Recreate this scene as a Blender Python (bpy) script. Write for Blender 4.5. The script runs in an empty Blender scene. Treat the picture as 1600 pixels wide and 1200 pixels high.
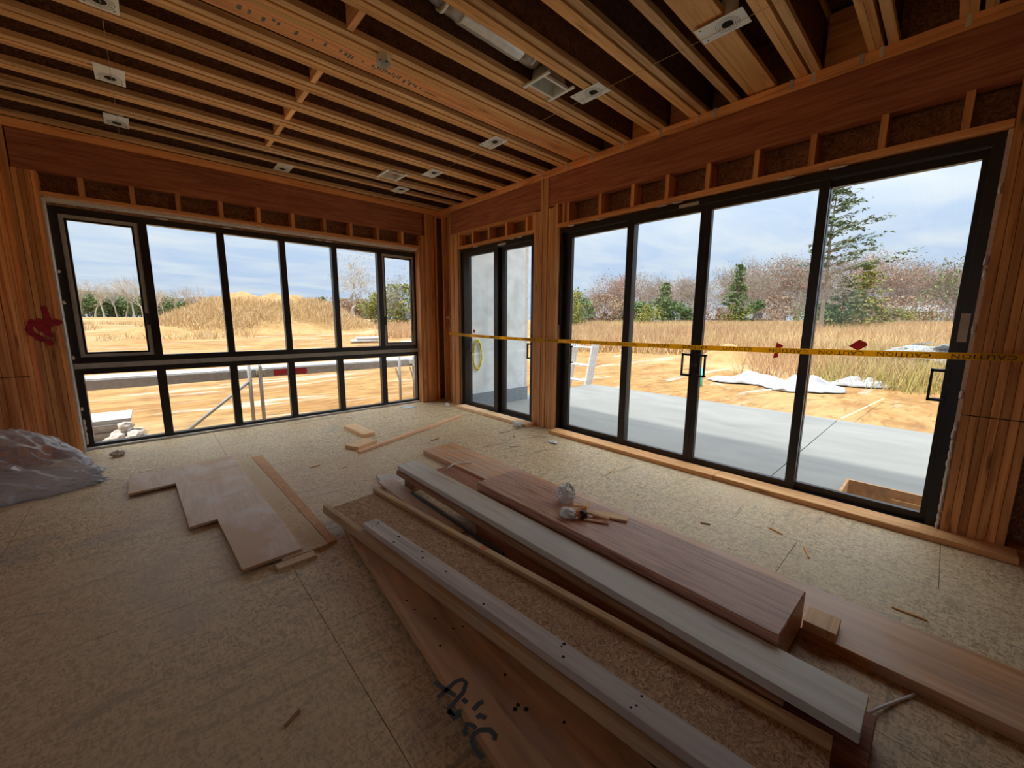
import bpy, bmesh, math, random
import numpy as np
from mathutils import Vector, Matrix, noise

# ------------------------------------------------------------------ camera, sky, sun, exposure
scene = bpy.context.scene
COL = scene.collection
cam_data = bpy.data.cameras.new('camera'); cam = bpy.data.objects.new('camera', cam_data); COL.objects.link(cam)
cam_data.sensor_width = 36.0
cam_data.lens = 618.91 / 1600 * 36
cam_data.clip_start = 0.05; cam_data.clip_end = 1500
_yaw, _pit, _rol = math.radians(47.5778), math.radians(-8.9876), math.radians(0.3478)
_f = Vector((math.cos(_pit) * math.cos(_yaw), math.cos(_pit) * math.sin(_yaw), math.sin(_pit)))
_r = _f.cross(Vector((0, 0, 1))).normalized(); _u = _r.cross(_f)
_r2 = _r * math.cos(_rol) + _u * math.sin(_rol); _u2 = _u * math.cos(_rol) - _r * math.sin(_rol)
cam.matrix_world = Matrix(((_r2.x, _u2.x, -_f.x, -3.7345), (_r2.y, _u2.y, -_f.y, -5.97), (_r2.z, _u2.z, -_f.z, 1.3603), (0, 0, 0, 1)))
scene.camera = cam

scene.view_settings.view_transform = 'Standard'
scene.view_settings.look = 'None'
scene.view_settings.gamma = 1.0
scene.view_settings.use_curve_mapping = False
scene.view_settings.exposure = 0.5
scene.cycles.max_bounces = 10
scene.cycles.diffuse_bounces = 6
scene.cycles.transparent_max_bounces = 24
scene.cycles.sample_clamp_indirect = 6.0

SKY = 1.0
world = bpy.data.worlds.new('overcast_sky'); scene.world = world; world.use_nodes = True
wt = world.node_tree; wt.nodes.clear()
def wn(t, **k):
    n = wt.nodes.new(t)
    for a, b in k.items(): setattr(n, a, b)
    return n
tc = wn('ShaderNodeTexCoord'); sep = wn('ShaderNodeSeparateXYZ'); wt.links.new(tc.outputs['Generated'], sep.inputs[0])
zc = wn('ShaderNodeMath', operation='MAXIMUM'); wt.links.new(sep.outputs[2], zc.inputs[0]); zc.inputs[1].default_value = 0.0
za = wn('ShaderNodeMath', operation='ADD'); wt.links.new(zc.outputs[0], za.inputs[0]); za.inputs[1].default_value = 0.12
dx = wn('ShaderNodeMath', operation='DIVIDE'); wt.links.new(sep.outputs[0], dx.inputs[0]); wt.links.new(za.outputs[0], dx.inputs[1])
dy = wn('ShaderNodeMath', operation='DIVIDE'); wt.links.new(sep.outputs[1], dy.inputs[0]); wt.links.new(za.outputs[0], dy.inputs[1])
cmb = wn('ShaderNodeCombineXYZ'); wt.links.new(dx.outputs[0], cmb.inputs[0]); wt.links.new(dy.outputs[0], cmb.inputs[1])
mp = wn('ShaderNodeMapping'); mp.inputs['Scale'].default_value = (0.9, 1.6, 1); mp.inputs['Rotation'].default_value = (0, 0, 0.5); wt.links.new(cmb.outputs[0], mp.inputs[0])
nz = wn('ShaderNodeTexNoise'); nz.inputs['Scale'].default_value = 1.6; nz.inputs['Detail'].default_value = 5; nz.inputs['Distortion'].default_value = 0.6; wt.links.new(mp.outputs[0], nz.inputs['Vector'])
cr = wn('ShaderNodeValToRGB'); cr.color_ramp.elements[0].position = 0.36; cr.color_ramp.elements[0].color = (0.375, 0.475, 0.63, 1)
cr.color_ramp.elements[1].position = 0.66; cr.color_ramp.elements[1].color = (0.50, 0.565, 0.64, 1); wt.links.new(nz.outputs[0], cr.inputs[0])
# overcast zenith, raised well past a real cloud deck to light the room
zp = wn('ShaderNodeMath', operation='POWER'); wt.links.new(zc.outputs[0], zp.inputs[0]); zp.inputs[1].default_value = 1.9
zg = wn('ShaderNodeMapRange'); wt.links.new(zp.outputs[0], zg.inputs[0]); zg.inputs[1].default_value = 0.0; zg.inputs[2].default_value = 1.0; zg.inputs[3].default_value = 1.0; zg.inputs[4].default_value = 6.4
ml = wn('ShaderNodeVectorMath', operation='SCALE'); wt.links.new(cr.outputs[0], ml.inputs[0]); wt.links.new(zg.outputs[0], ml.inputs['Scale'])
wm = wn('ShaderNodeMix', data_type='RGBA', blend_type='MULTIPLY'); wm.inputs[0].default_value = 1.0
wr_ = wn('ShaderNodeValToRGB'); wr_.color_ramp.elements[0].position = 0.1; wr_.color_ramp.elements[0].color = (1, 1, 1, 1); wr_.color_ramp.elements[1].position = 0.6; wr_.color_ramp.elements[1].color = (1.0, 0.86, 0.70, 1); wt.links.new(zc.outputs[0], wr_.inputs[0])
wt.links.new(ml.outputs[0], wm.inputs[6]); wt.links.new(wr_.outputs[0], wm.inputs[7])
bg = wn('ShaderNodeBackground'); bg.inputs['Strength'].default_value = SKY; wt.links.new(wm.outputs[2], bg.inputs[0])
wo = wn('ShaderNodeOutputWorld'); wt.links.new(bg.outputs[0], wo.inputs[0])

sun_d = bpy.data.lights.new('sun', 'SUN'); sun = bpy.data.objects.new('sun', sun_d); COL.objects.link(sun)
sun_d.energy = 2.6; sun_d.angle = math.radians(2.5); sun_d.color = (1.0, 0.93, 0.82)
_sd = Vector((0.375, 0.02, -0.927))          # veiled high sun over the house, its shadow falls on the patio
sun.rotation_euler = _sd.to_track_quat('-Z', 'Y').to_euler(); sun.location = (0, -20, 20)

RNG = random.Random(7)

# ------------------------------------------------------------------ materials
class NT:
    def __init__(self, name):
        self.m = bpy.data.materials.new(name); self.m.use_nodes = True
        self.t = self.m.node_tree; self.t.nodes.clear()
        self.out = self.n('ShaderNodeOutputMaterial')
    def n(self, typ, ins=None, **k):
        nd = self.t.nodes.new(typ)
        for a, b in k.items(): setattr(nd, a, b)
        for a, b in (ins or {}).items(): self.set(nd.inputs[a], b)
        return nd
    def set(self, sock, v):
        if hasattr(v, 'is_output'): self.t.links.new(v, sock)
        else:
            if sock.type == 'RGBA' and len(v) == 3: v = (*v, 1)
            sock.default_value = v
    def ramp(self, fac, stops):
        r = self.n('ShaderNodeValToRGB', {0: fac}); e = r.color_ramp.elements
        while len(e) < len(stops): e.new(0.5)
        for el, (p, c) in zip(e, stops): el.position = p; el.color = (*c, 1) if len(c) == 3 else c
        return r.outputs[0]
    def mix(self, fac, a, b, bt='MIX'):
        m = self.n('ShaderNodeMix', data_type='RGBA', blend_type=bt)
        self.set(m.inputs[0], fac); self.set(m.inputs[6], a); self.set(m.inputs[7], b); return m.outputs[2]
    def math(self, op, a, b=0.0):
        m = self.n('ShaderNodeMath', operation=op); self.set(m.inputs[0], a); self.set(m.inputs[1], b); return m.outputs[0]
    def rng(self, v, a, b, c=0.0, d=1.0):
        m = self.n('ShaderNodeMapRange', {0: v, 1: a, 2: b, 3: c, 4: d}); return m.outputs[0]
    def noise(self, vec, scale, detail=3, dist=0.0, rough=0.5):
        return self.n('ShaderNodeTexNoise', {'Vector': vec, 'Scale': scale, 'Detail': detail, 'Distortion': dist, 'Roughness': rough}).outputs[0]
    def mapped(self, vec, scale=(1, 1, 1), rot=(0, 0, 0)):
        return self.n('ShaderNodeMapping', {0: vec, 'Scale': scale, 'Rotation': rot}).outputs[0]
    def bsdf(self, color, rough=0.7, metal=0.0, bump=None, bump_s=0.2, bump_d=0.004, **k):
        p = self.n('ShaderNodeBsdfPrincipled', {'Base Color': color, 'Roughness': rough, 'Metallic': metal})
        for a, b in k.items(): self.set(p.inputs[a], b)
        if bump is not None:
            bn = self.n('ShaderNodeBump', {'Height': bump, 'Strength': bump_s, 'Distance': bump_d}); self.t.links.new(bn.outputs[0], p.inputs['Normal'])
        self.t.links.new(p.outputs[0], self.out.inputs[0]); return p
    def objvec(self):
        t = self.n('ShaderNodeTexCoord').outputs['Object']; oi = self.n('ShaderNodeObjectInfo').outputs['Random']
        self.rand = oi
        sc = self.math('MULTIPLY', oi, 37.0)
        c = self.n('ShaderNodeCombineXYZ', {0: sc, 1: sc, 2: sc}).outputs[0]
        return self.n('ShaderNodeVectorMath', {0: t, 1: c}, operation='ADD').outputs[0]
    def pos(self): return self.n('ShaderNodeNewGeometry').outputs['Position']

WOOD_GAIN = 1.55
def wood(name, dark, mid, light, rough=0.72, grain=(1.3, 26, 26), knots=0.5, tint=None, dust=None, dust_amt=0.0, vary=0.35, streak=0.5, gain=None):
    w = NT(name); v = w.objvec()
    g = w.noise(w.mapped(v, grain), 1.0, 5, 1.2)
    col = w.ramp(g, [(0.28, dark), (0.5, mid), (0.74, light)])
    big = w.noise(w.mapped(v, (0.8, 5, 5)), 1.0, 2, 0.3)
    col = w.mix(w.rng(big, 0.3, 0.75, 0.0, streak), col, tint or dark, 'MULTIPLY' if tint is None else 'MIX') if tint else w.mix(w.rng(big, 0.35, 0.8, 0.0, streak), col, dark)
    gn = gain or WOOD_GAIN; val = w.rng(w.rand, 0, 1, gn * (1 - vary), gn * (1 + vary))
    hs = w.n('ShaderNodeHueSaturation', {'Value': val, 'Color': col}); col = hs.outputs[0]
    if knots:
        vo = w.n('ShaderNodeTexVoronoi', {'Vector': w.mapped(v, (1.6, 11, 11)), 'Scale': 1.0}).outputs[0]
        col = w.mix(w.rng(vo, 0.05, 0.16, knots, 0.0), col, tuple(c * 0.35 for c in dark))
    if dust:
        dn = w.noise(v, 3.0, 5, 0.8)
        col = w.mix(w.rng(dn, 0.38, 0.68, 0, dust_amt), col, dust)
    w.bsdf(col, rough, bump=g, bump_s=0.25, bump_d=0.003); return w.m

def osb(name, cols, scale=38, rough=0.8, dust=None, dust_amt=0.0):
    w = NT(name); v = w.objvec()
    wv = w.n('ShaderNodeVectorMath', {0: v, 1: w.n('ShaderNodeTexNoise', {'Vector': v, 'Scale': 9.0}).outputs[1]}, operation='ADD').outputs[0]
    v1 = w.n('ShaderNodeTexVoronoi', {'Vector': w.mapped(wv, (1, 0.32, 1)), 'Scale': scale}).outputs[1]
    v2 = w.n('ShaderNodeTexVoronoi', {'Vector': w.mapped(wv, (0.35, 1, 1), (0, 0, 0.7)), 'Scale': scale * 0.8}).outputs[1]
    a = w.n('ShaderNodeSeparateColor', {0: v1}).outputs[0]; b = w.n('ShaderNodeSeparateColor', {0: v2}).outputs[1]
    f = w.math('MULTIPLY', w.math('ADD', a, b), 0.5)
    col = w.ramp(f, [(p_, tuple(min(0.9, x * 1.4) for x in c_)) for p_, c_ in zip((0.15, 0.5, 0.85), cols)])
    if dust:
        col = w.mix(w.rng(w.noise(v, 2.2, 4, 0.6), 0.4, 0.66, 0, dust_amt), col, dust)
    w.bsdf(col, rough, bump=f, bump_s=0.35, bump_d=0.003); return w.m

def plain(name, col, rough=0.6, metal=0.0, nscale=20, var=0.15, **k):
    w = NT(name); v = w.objvec()
    n = w.noise(v, nscale, 4, 0.3)
    c = w.mix(w.rng(n, 0.3, 0.7, 0, 1), tuple(x * (1 - var) for x in col), tuple(min(1, x * (1 + var)) for x in col))
    w.bsdf(c, rough, metal, bump=n, bump_s=0.08, bump_d=0.002, **k); return w.m

def floor_mat():
    w = NT('dusty subfloor'); p = w.pos()
    fl = w.noise(w.mapped(p, (26, 60, 26), (0, 0, 0.5)), 1.0, 6, 1.5)
    fl2 = w.noise(w.mapped(p, (70, 24, 26), (0, 0, 0.2)), 1.0, 5, 1.2)
    f = w.math('MULTIPLY', w.math('ADD', fl, fl2), 0.5)
    col = w.ramp(f, [(0.41, (0.40, 0.275, 0.145)), (0.5, (0.72, 0.55, 0.325)), (0.59, (0.88, 0.70, 0.44))])
    s1 = w.noise(p, 1.1, 5, 0.9); col = w.mix(w.rng(s1, 0.52, 0.7, 0, 0.5), col, (0.68, 0.40, 0.23))     # rust coloured saw dust
    s2 = w.noise(w.mapped(p, (1, 1, 1), (0.3, 0.1, 1)), 1.7, 6, 1.3); col = w.mix(w.rng(s2, 0.56, 0.72, 0, 0.45), col, (0.40, 0.36, 0.33))  # grey scuffs
    s3 = w.noise(w.mapped(p, (0.5, 2.2, 1), (0, 0, 0.6)), 3.1, 6, 2.0); col = w.mix(w.rng(s3, 0.6, 0.68, 0, 0.5), col, (0.20, 0.15, 0.10))
    s4 = w.noise(p, 0.7, 2, 0.2); col = w.mix(w.rng(s4, 0.4, 0.65, 0, 0.5), col, (0.82, 0.67, 0.44))
    sp = w.n('ShaderNodeTexVoronoi', {'Vector': p, 'Scale': 23.0}).outputs[0]; col = w.mix(w.rng(sp, 0.03, 0.06, 0.8, 0), col, (0.13, 0.10, 0.07))
    w.bsdf(col, 0.55, bump=f, bump_s=0.25, bump_d=0.003); return w.m

FIR = wood('fir framing lumber', (0.34, 0.12, 0.035), (0.58, 0.26, 0.09), (0.72, 0.37, 0.15), knots=0.8, vary=0.36)
FIR_HI = wood('fresh spruce lumber', (0.42, 0.19, 0.07), (0.63, 0.34, 0.14), (0.74, 0.44, 0.20), knots=0.7, vary=0.15)
JOIST = wood('joist lumber', (0.52, 0.24, 0.07), (0.72, 0.40, 0.145), (0.80, 0.48, 0.20), knots=0.6, vary=0.12, gain=1.15)
FIR_LIT = wood('window lit fir post', (0.50, 0.20, 0.065), (0.72, 0.37, 0.15), (0.82, 0.47, 0.22), knots=0.8, vary=0.14, gain=1.12)  # fir copy whose colour carries the window light on the door posts
JOISTG = wood('greyed joist flange', (0.30, 0.17, 0.07), (0.50, 0.30, 0.13), (0.60, 0.40, 0.20), knots=0.5, vary=0.2)
LVL = wood('laminated veneer beam', (0.17, 0.045, 0.022), (0.30, 0.095, 0.045), (0.39, 0.15, 0.072), grain=(2.0, 60, 34), knots=0.0, vary=0.06, streak=0.35)
LVLP = wood('orange veneer plank', (0.34, 0.16, 0.07), (0.50, 0.27, 0.13), (0.58, 0.36, 0.20), grain=(1.4, 20, 40), knots=0.2, vary=0.05, dust=(0.66, 0.56, 0.50), dust_amt=0.5, rough=0.4)
LVLD = wood('marked veneer board', (0.22, 0.10, 0.045), (0.40, 0.215, 0.10), (0.50, 0.29, 0.15), grain=(1.4, 14, 40), knots=0.5, vary=0.02, dust=(0.40, 0.31, 0.25), dust_amt=0.4, rough=0.55)
RED = wood('red brown parallel strand', (0.17, 0.075, 0.05), (0.46, 0.24, 0.155), (0.58, 0.35, 0.25), grain=(3.0, 75, 75), knots=0.0, vary=0.02, streak=0.25, rough=0.42)
REDD = wood('dark red laminated lumber', (0.10, 0.035, 0.022), (0.28, 0.11, 0.06), (0.38, 0.17, 0.10), grain=(3.0, 75, 75), knots=0.0, vary=0.02, streak=0.3)
GREY = wood('weathered grey plank', (0.40, 0.35, 0.27), (0.52, 0.48, 0.40), (0.60, 0.57, 0.50), grain=(1.2, 18, 18), knots=0.35, vary=0.03, dust=(0.74, 0.73, 0.70), dust_amt=0.7, rough=0.45)
GREYP = wood('purple grey stud', (0.32, 0.27, 0.23), (0.46, 0.40, 0.35), (0.56, 0.50, 0.45), knots=0.6, vary=0.04, rough=0.5)
BROWN = wood('brown damp board', (0.13, 0.06, 0.03), (0.26, 0.13, 0.065), (0.36, 0.20, 0.10), knots=0.3, vary=0.05)
PALE = wood('pale offcut', (0.52, 0.32, 0.16), (0.70, 0.47, 0.27), (0.80, 0.58, 0.36), knots=0.3, vary=0.08)
PINKW = wood('pink cedar stick', (0.56, 0.30, 0.17), (0.74, 0.46, 0.30), (0.82, 0.56, 0.38), knots=0.0, vary=0.05)
FLANGEY = wood('yellow joist flange', (0.30, 0.16, 0.06), (0.50, 0.31, 0.13), (0.60, 0.42, 0.20), knots=0.4, vary=0.05, dust=(0.48, 0.44, 0.38), dust_amt=0.6)
OSBW = osb('strand board web', ((0.16, 0.075, 0.035), (0.36, 0.21, 0.11), (0.54, 0.37, 0.22)), 60, dust=(0.42, 0.24, 0.13), dust_amt=0.5)
OSBD = osb('sheathing strand board', ((0.11, 0.045, 0.022), (0.22, 0.10, 0.05), (0.32, 0.16, 0.08)), 30)
OSBC = osb('shaded ceiling strand board', ((0.055, 0.022, 0.011), (0.10, 0.042, 0.021), (0.15, 0.07, 0.035)), 26)  # darker strand board copy, shade between the joists put into the colour
OSBP = osb('pale strand board offcut', ((0.42, 0.30, 0.17), (0.60, 0.47, 0.31), (0.64, 0.53, 0.37)), 60, dust=(0.86, 0.70, 0.52), dust_amt=0.5)
OSBO = osb('orange strand board offcut', ((0.40, 0.20, 0.09), (0.56, 0.31, 0.16), (0.62, 0.38, 0.22)), 60)
FLOOR = floor_mat()

def ply_mat():
    w = NT('dusty plywood'); v = w.n('ShaderNodeTexCoord').outputs['Object']
    g = w.noise(w.mapped(v, (30, 5, 30)), 1, 4, 1.0)
    col = w.ramp(g, [(0.3, (0.60, 0.40, 0.26)), (0.7, (0.78, 0.57, 0.41))])
    d2 = w.noise(w.mapped(v, (1, 1, 1), (1, 2, 3)), 3.4, 5, 1.0); col = w.mix(w.rng(d2, 0.5, 0.66, 0, 0.75), col, (0.76, 0.66, 0.58))
    d = w.noise(w.mapped(v, (1.0, 0.6, 1), (0, 0, 0.3)), 1.7, 5, 0.9); col = w.mix(w.rng(d, 0.49, 0.56, 0, 0.85), col, (0.62, 0.34, 0.14))
    w.bsdf(col, 0.5, bump=d, bump_s=0.2, bump_d=0.004); return w.m
PLY = ply_mat()

def black_mat():
    w = NT('bronze black aluminium'); v = w.objvec()
    n = w.noise(v, 6, 4, 0.4)
    w.bsdf(w.mix(w.rng(n, 0.4, 0.75, 0, 0.5), (0.014, 0.011, 0.013), (0.035, 0.028, 0.028)), 0.38); return w.m
BLACK = black_mat()
BLACKG = plain('dusty black aluminium', (0.075, 0.078, 0.085), 0.5, var=0.4)
VINYL = plain('grey primer strip', (0.42, 0.40, 0.37), 0.6)
WHITE = plain('white flashing', (0.62, 0.60, 0.57), 0.7)
FOAM = plain('cream spray foam', (0.62, 0.52, 0.46), 0.9, nscale=60)
GALV = plain('galvanised steel', (0.74, 0.75, 0.70), 0.42, 0.5, var=0.12)
GALVM = plain('dull zinc plate', (0.86, 0.86, 0.78), 0.5, 0.1, var=0.06)
DARK = plain('black hollow', (0.012, 0.010, 0.009), 0.9)
LINEM = plain('scored line', (0.16, 0.15, 0.13), 0.7)
FOIL = plain('bright foil wrap', (0.78, 0.80, 0.78), 0.28, 0.6, var=0.1)
STRING = plain('twine', (0.50, 0.36, 0.14), 0.8)
def tape_mat():
    w = NT('yellow tape'); c = (0.95, 0.62, 0.02)
    p = w.n('ShaderNodeBsdfPrincipled', {'Base Color': c, 'Roughness': 0.4}); t_ = w.n('ShaderNodeBsdfTranslucent', {0: c})
    mx = w.n('ShaderNodeMixShader', {0: 0.55}); w.t.links.new(p.outputs[0], mx.inputs[1]); w.t.links.new(t_.outputs[0], mx.inputs[2]); w.t.links.new(mx.outputs[0], w.out.inputs[0]); return w.m
YEL = tape_mat()
INK = plain('black ink', (0.02, 0.018, 0.015), 0.6)
REDT = plain('red tape', (0.75, 0.012, 0.03), 0.5)
PAPER = plain('white paper', (0.93, 0.93, 0.95), 0.8, var=0.05)
PAPERB = plain('pale blue wrapper', (0.60, 0.70, 0.76), 0.5)
LABELM = plain('beige label', (0.60, 0.52, 0.44), 0.7)
MARK = plain('dark marker paint', (0.055, 0.055, 0.065), 0.7)
REDP = plain('red spray paint', (0.40, 0.02, 0.035), 0.8, var=0.3)
TEAL = plain('turquoise plastic', (0.12, 0.62, 0.60), 0.5)
ROD = plain('black pipe', (0.03, 0.03, 0.032), 0.5)
ORANGE = plain('orange paint', (0.75, 0.22, 0.06), 0.7)
STEEL = plain('grey scaffold tube', (0.46, 0.47, 0.48), 0.55)
PLANKM = plain('aluminium scaffold plank', (0.74, 0.77, 0.82), 0.6)
SIDING = plain('white siding', (0.58, 0.61, 0.64), 0.6)
STUCCO = plain('pale blue white render', (0.68, 0.74, 0.77), 0.8, nscale=4)
BASEG = plain('grey base coat', (0.20, 0.24, 0.28), 0.8)
TARP = plain('white tarpaulin', (0.40, 0.42, 0.46), 0.6, nscale=3, var=0.2)
DEBRIS = plain('grey scrap', (0.27, 0.29, 0.31), 0.6, var=0.4)
RUBBLE = plain('pale rubble', (0.62, 0.58, 0.54), 0.85, var=0.3)
CORD = plain('yellow cord', (0.80, 0.66, 0.04), 0.5)
PITPLY = plain('pit form plywood', (0.52, 0.29, 0.13), 0.7, var=0.25)

def conc_mat():
    w = NT('broom finished concrete'); p = w.pos()
    a = w.noise(w.mapped(p, (1, 0.35, 1), (0, 0, 0.4)), 1.6, 5, 1.0)
    c = w.ramp(a, [(0.3, (0.19, 0.20, 0.205)), (0.7, (0.26, 0.268, 0.268))])
    w.bsdf(c, 0.75, bump=w.noise(p, 40, 3), bump_s=0.1); return w.m
CONC = conc_mat()

def sand_mat():
    w = NT('tracked sandy ground'); p = w.pos()
    a = w.noise(w.mapped(p, (0.3, 0.7, 0.5), (0, 0, 0.5)), 1.4, 6, 1.2)
    c = w.ramp(a, [(0.3, (0.24, 0.108, 0.026)), (0.5, (0.33, 0.18, 0.055)), (0.7, (0.40, 0.25, 0.095))])
    t = w.noise(w.mapped(p, (0.16, 0.9, 0.5), (0, 0, 0.12)), 1.0, 5, 1.6); c = w.mix(w.rng(t, 0.585, 0.66, 0, 0.8), c, (0.46, 0.42, 0.37))   # pale lime tracks
    b = w.noise(w.mapped(p, (0.55, 1.6, 1), (0, 0, 0.2)), 2.6, 7, 1.6); c = w.mix(w.rng(b, 0.53, 0.68, 0, 0.75), c, (0.18, 0.085, 0.026)); c = w.mix(w.rng(b, 0.47, 0.33, 0, 0.5), c, (0.45, 0.31, 0.14))
    g = w.noise(p, 0.11, 3, 0.5); c = w.mix(w.rng(g, 0.5, 0.68, 0, 0.45), c, (0.52, 0.44, 0.26))
    w.bsdf(c, 0.95, bump=b, bump_s=0.6, bump_d=0.06); return w.m
SAND = sand_mat()
def mound_mat():
    w = NT('piled sand'); p = w.pos()
    a = w.noise(p, 1.2, 6, 1.0); c = w.ramp(a, [(0.3, (0.30, 0.175, 0.062)), (0.7, (0.44, 0.30, 0.14))])
    w.bsdf(c, 0.95, bump=a, bump_s=0.6, bump_d=0.15); return w.m
MOUND = mound_mat()

def island(name, cols, rough=0.85, gain=0.60):
    cols = [tuple(x * gain for x in c_) for c_ in cols]
    w = NT(name); g = w.n('ShaderNodeNewGeometry').outputs['Random Per Island']
    k = len(cols) - 1
    c = w.ramp(g, [(i / k, col) for i, col in enumerate(cols)])
    w.bsdf(c, rough); return w.m
DRYG = island('dry grass', [(0.72, 0.54, 0.27), (0.60, 0.38, 0.18), (0.82, 0.67, 0.40), (0.54, 0.32, 0.17), (0.76, 0.62, 0.36)], gain=0.86)
BRUSH = island('russet brush', [(0.58, 0.31, 0.17), (0.68, 0.45, 0.23), (0.50, 0.30, 0.20), (0.74, 0.56, 0.32)], gain=0.86)
GREENG = island('yellow green grass', [(0.42, 0.36, 0.11), (0.55, 0.46, 0.18), (0.30, 0.28, 0.08), (0.60, 0.48, 0.22)], gain=0.95)
BARKW = plain('pale bark', (0.52, 0.47, 0.41), 0.9)
BARKG = plain('grey bark', (0.33, 0.29, 0.245), 0.9)
BARKD = plain('brown bark', (0.24, 0.18, 0.14), 0.9)
LEAFP = island('pink red leaves', [(0.66, 0.22, 0.16), (0.56, 0.32, 0.23), (0.74, 0.30, 0.21), (0.50, 0.33, 0.25)])
LEAFO = island('tan leaves', [(0.62, 0.42, 0.26), (0.68, 0.47, 0.30), (0.56, 0.42, 0.30)])
LEAFN = island('russet leaves', [(0.50, 0.30, 0.20), (0.58, 0.40, 0.26), (0.46, 0.36, 0.28)])
LEAFG = island('evergreen needles', [(0.18, 0.30, 0.11), (0.27, 0.40, 0.15), (0.13, 0.23, 0.10), (0.36, 0.46, 0.18)])
LEAFC = island('blue green needles', [(0.20, 0.31, 0.20), (0.29, 0.39, 0.22), (0.15, 0.24, 0.16)])
LEAFY = island('yellow green leaves', [(0.36, 0.42, 0.08), (0.48, 0.46, 0.10), (0.26, 0.36, 0.08), (0.58, 0.42, 0.08)])
ROOF = plain('grey shingle', (0.22, 0.23, 0.25), 0.8)
HWALL = plain('far house siding', (0.42, 0.42, 0.43), 0.8)
HWIN = plain('far window glass', (0.08, 0.09, 0.11), 0.2)

def glass_mat():
    w = NT('window glass')
    bf = w.n('ShaderNodeNewGeometry').outputs['Backfacing']
    fr = w.math('MULTIPLY', w.n('ShaderNodeFresnel', {0: w.math('ADD', 1.45, w.math('MULTIPLY', bf, -0.76))}).outputs[0], w.math('SUBTRACT', 1.0, bf))
    tr = w.n('ShaderNodeBsdfTransparent', {0: (0.965, 0.975, 0.97)}); gl = w.n('ShaderNodeBsdfGlossy', {'Color': (1, 1, 1), 'Roughness': 0.0})
    mx = w.n('ShaderNodeMixShader', {0: fr}); w.t.links.new(tr.outputs[0], mx.inputs[1]); w.t.links.new(gl.outputs[0], mx.inputs[2])
    w.t.links.new(mx.outputs[0], w.out.inputs[0]); return w.m
GLASS = glass_mat()
def film_mat(name, alpha, col):
    w = NT(name); v = w.objvec()
    tr = w.n('ShaderNodeBsdfTransparent', {0: (0.9, 0.9, 0.92)})
    p = w.n('ShaderNodeBsdfPrincipled', {'Base Color': col, 'Roughness': 0.12, 'Specular IOR Level': 1.0})
    lw = w.n('ShaderNodeLayerWeight', {0: 0.35}).outputs[1]
    mx = w.n('ShaderNodeMixShader', {0: w.rng(lw, 0, 1, alpha, min(1, alpha + 0.55))}); w.t.links.new(tr.outputs[0], mx.inputs[1]); w.t.links.new(p.outputs[0], mx.inputs[2])
    w.t.links.new(mx.outputs[0], w.out.inputs[0]); return w.m
FILM = film_mat('clear plastic film', 0.20, (0.78, 0.78, 0.84))
FILM2 = film_mat('cloudy plastic bag', 0.7, (0.92, 0.93, 0.92))

# ------------------------------------------------------------------ builders
class MB:
    def __init__(self): self.v = []; self.f = []
    def box(self, x0, x1, y0, y1, z0, z1):
        b = len(self.v)
        self.v += [(x0, y0, z0), (x1, y0, z0), (x1, y1, z0), (x0, y1, z0), (x0, y0, z1), (x1, y0, z1), (x1, y1, z1), (x0, y1, z1)]
        self.f += [tuple(b + i for i in q) for q in ((0, 3, 2, 1), (4, 5, 6, 7), (0, 1, 5, 4), (1, 2, 6, 5), (2, 3, 7, 6), (3, 0, 4, 7))]; return self
    def prism(self, poly, z0, z1):
        b = len(self.v); n = len(poly)
        a = sum(poly[i][0] * poly[(i + 1) % n][1] - poly[(i + 1) % n][0] * poly[i][1] for i in range(n))
        if a < 0: poly = poly[::-1]
        self.v += [(x, y, z0) for x, y in poly] + [(x, y, z1) for x, y in poly]
        self.f += [tuple(b + i for i in range(n))[::-1], tuple(b + n + i for i in range(n))]
        self.f += [(b + i, b + (i + 1) % n, b + n + (i + 1) % n, b + n + i) for i in range(n)]; return self
    def tube(self, pts, r, k=8, cap=True, radii=None):
        pts = [Vector(p) for p in pts]; b = len(self.v)
        for i, p in enumerate(pts):
            t = (pts[min(i + 1, len(pts) - 1)] - pts[max(i - 1, 0)]).normalized()
            s = t.cross(Vector((0, 0, 1)) if abs(t.z) < 0.9 else Vector((1, 0, 0))).normalized(); u = s.cross(t)
            rr = radii[i] if radii else r
            for j in range(k):
                a = 2 * math.pi * j / k; self.v.append(tuple(p + s * (rr * math.cos(a)) + u * (rr * math.sin(a))))
        for i in range(len(pts) - 1):
            for j in range(k): self.f.append((b + i * k + j, b + i * k + (j + 1) % k, b + (i + 1) * k + (j + 1) % k, b + (i + 1) * k + j))
        if cap:
            self.f.append(tuple(b + j for j in range(k))[::-1]); e = b + (len(pts) - 1) * k; self.f.append(tuple(e + j for j in range(k)))
        return self
    def ribbon(self, pts, w, z):
        b = len(self.v); P = [Vector((x, y, 0)) for x, y in pts]
        for i, p in enumerate(P):
            t = (P[min(i + 1, len(P) - 1)] - P[max(i - 1, 0)]).normalized(); s = Vector((-t.y, t.x, 0)) * w / 2
            self.v += [(p.x + s.x, p.y + s.y, z), (p.x - s.x, p.y - s.y, z)]
        for i in range(len(P) - 1): self.f.append((b + 2 * i, b + 2 * i + 1, b + 2 * i + 3, b + 2 * i + 2))
        return self
    def mesh(self, name, mat, off=(0, 0, 0), smooth=False):
        me = bpy.data.meshes.new(name)
        me.from_pydata([(x - off[0], y - off[1], z - off[2]) for x, y, z in self.v], [], self.f)
        bm = bmesh.new(); bm.from_mesh(me); bmesh.ops.recalc_face_normals(bm, faces=bm.faces); bm.to_mesh(me); bm.free()
        me.materials.append(mat)
        if smooth: me.polygons.foreach_set('use_smooth', [True] * len(me.polygons))
        return me

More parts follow.
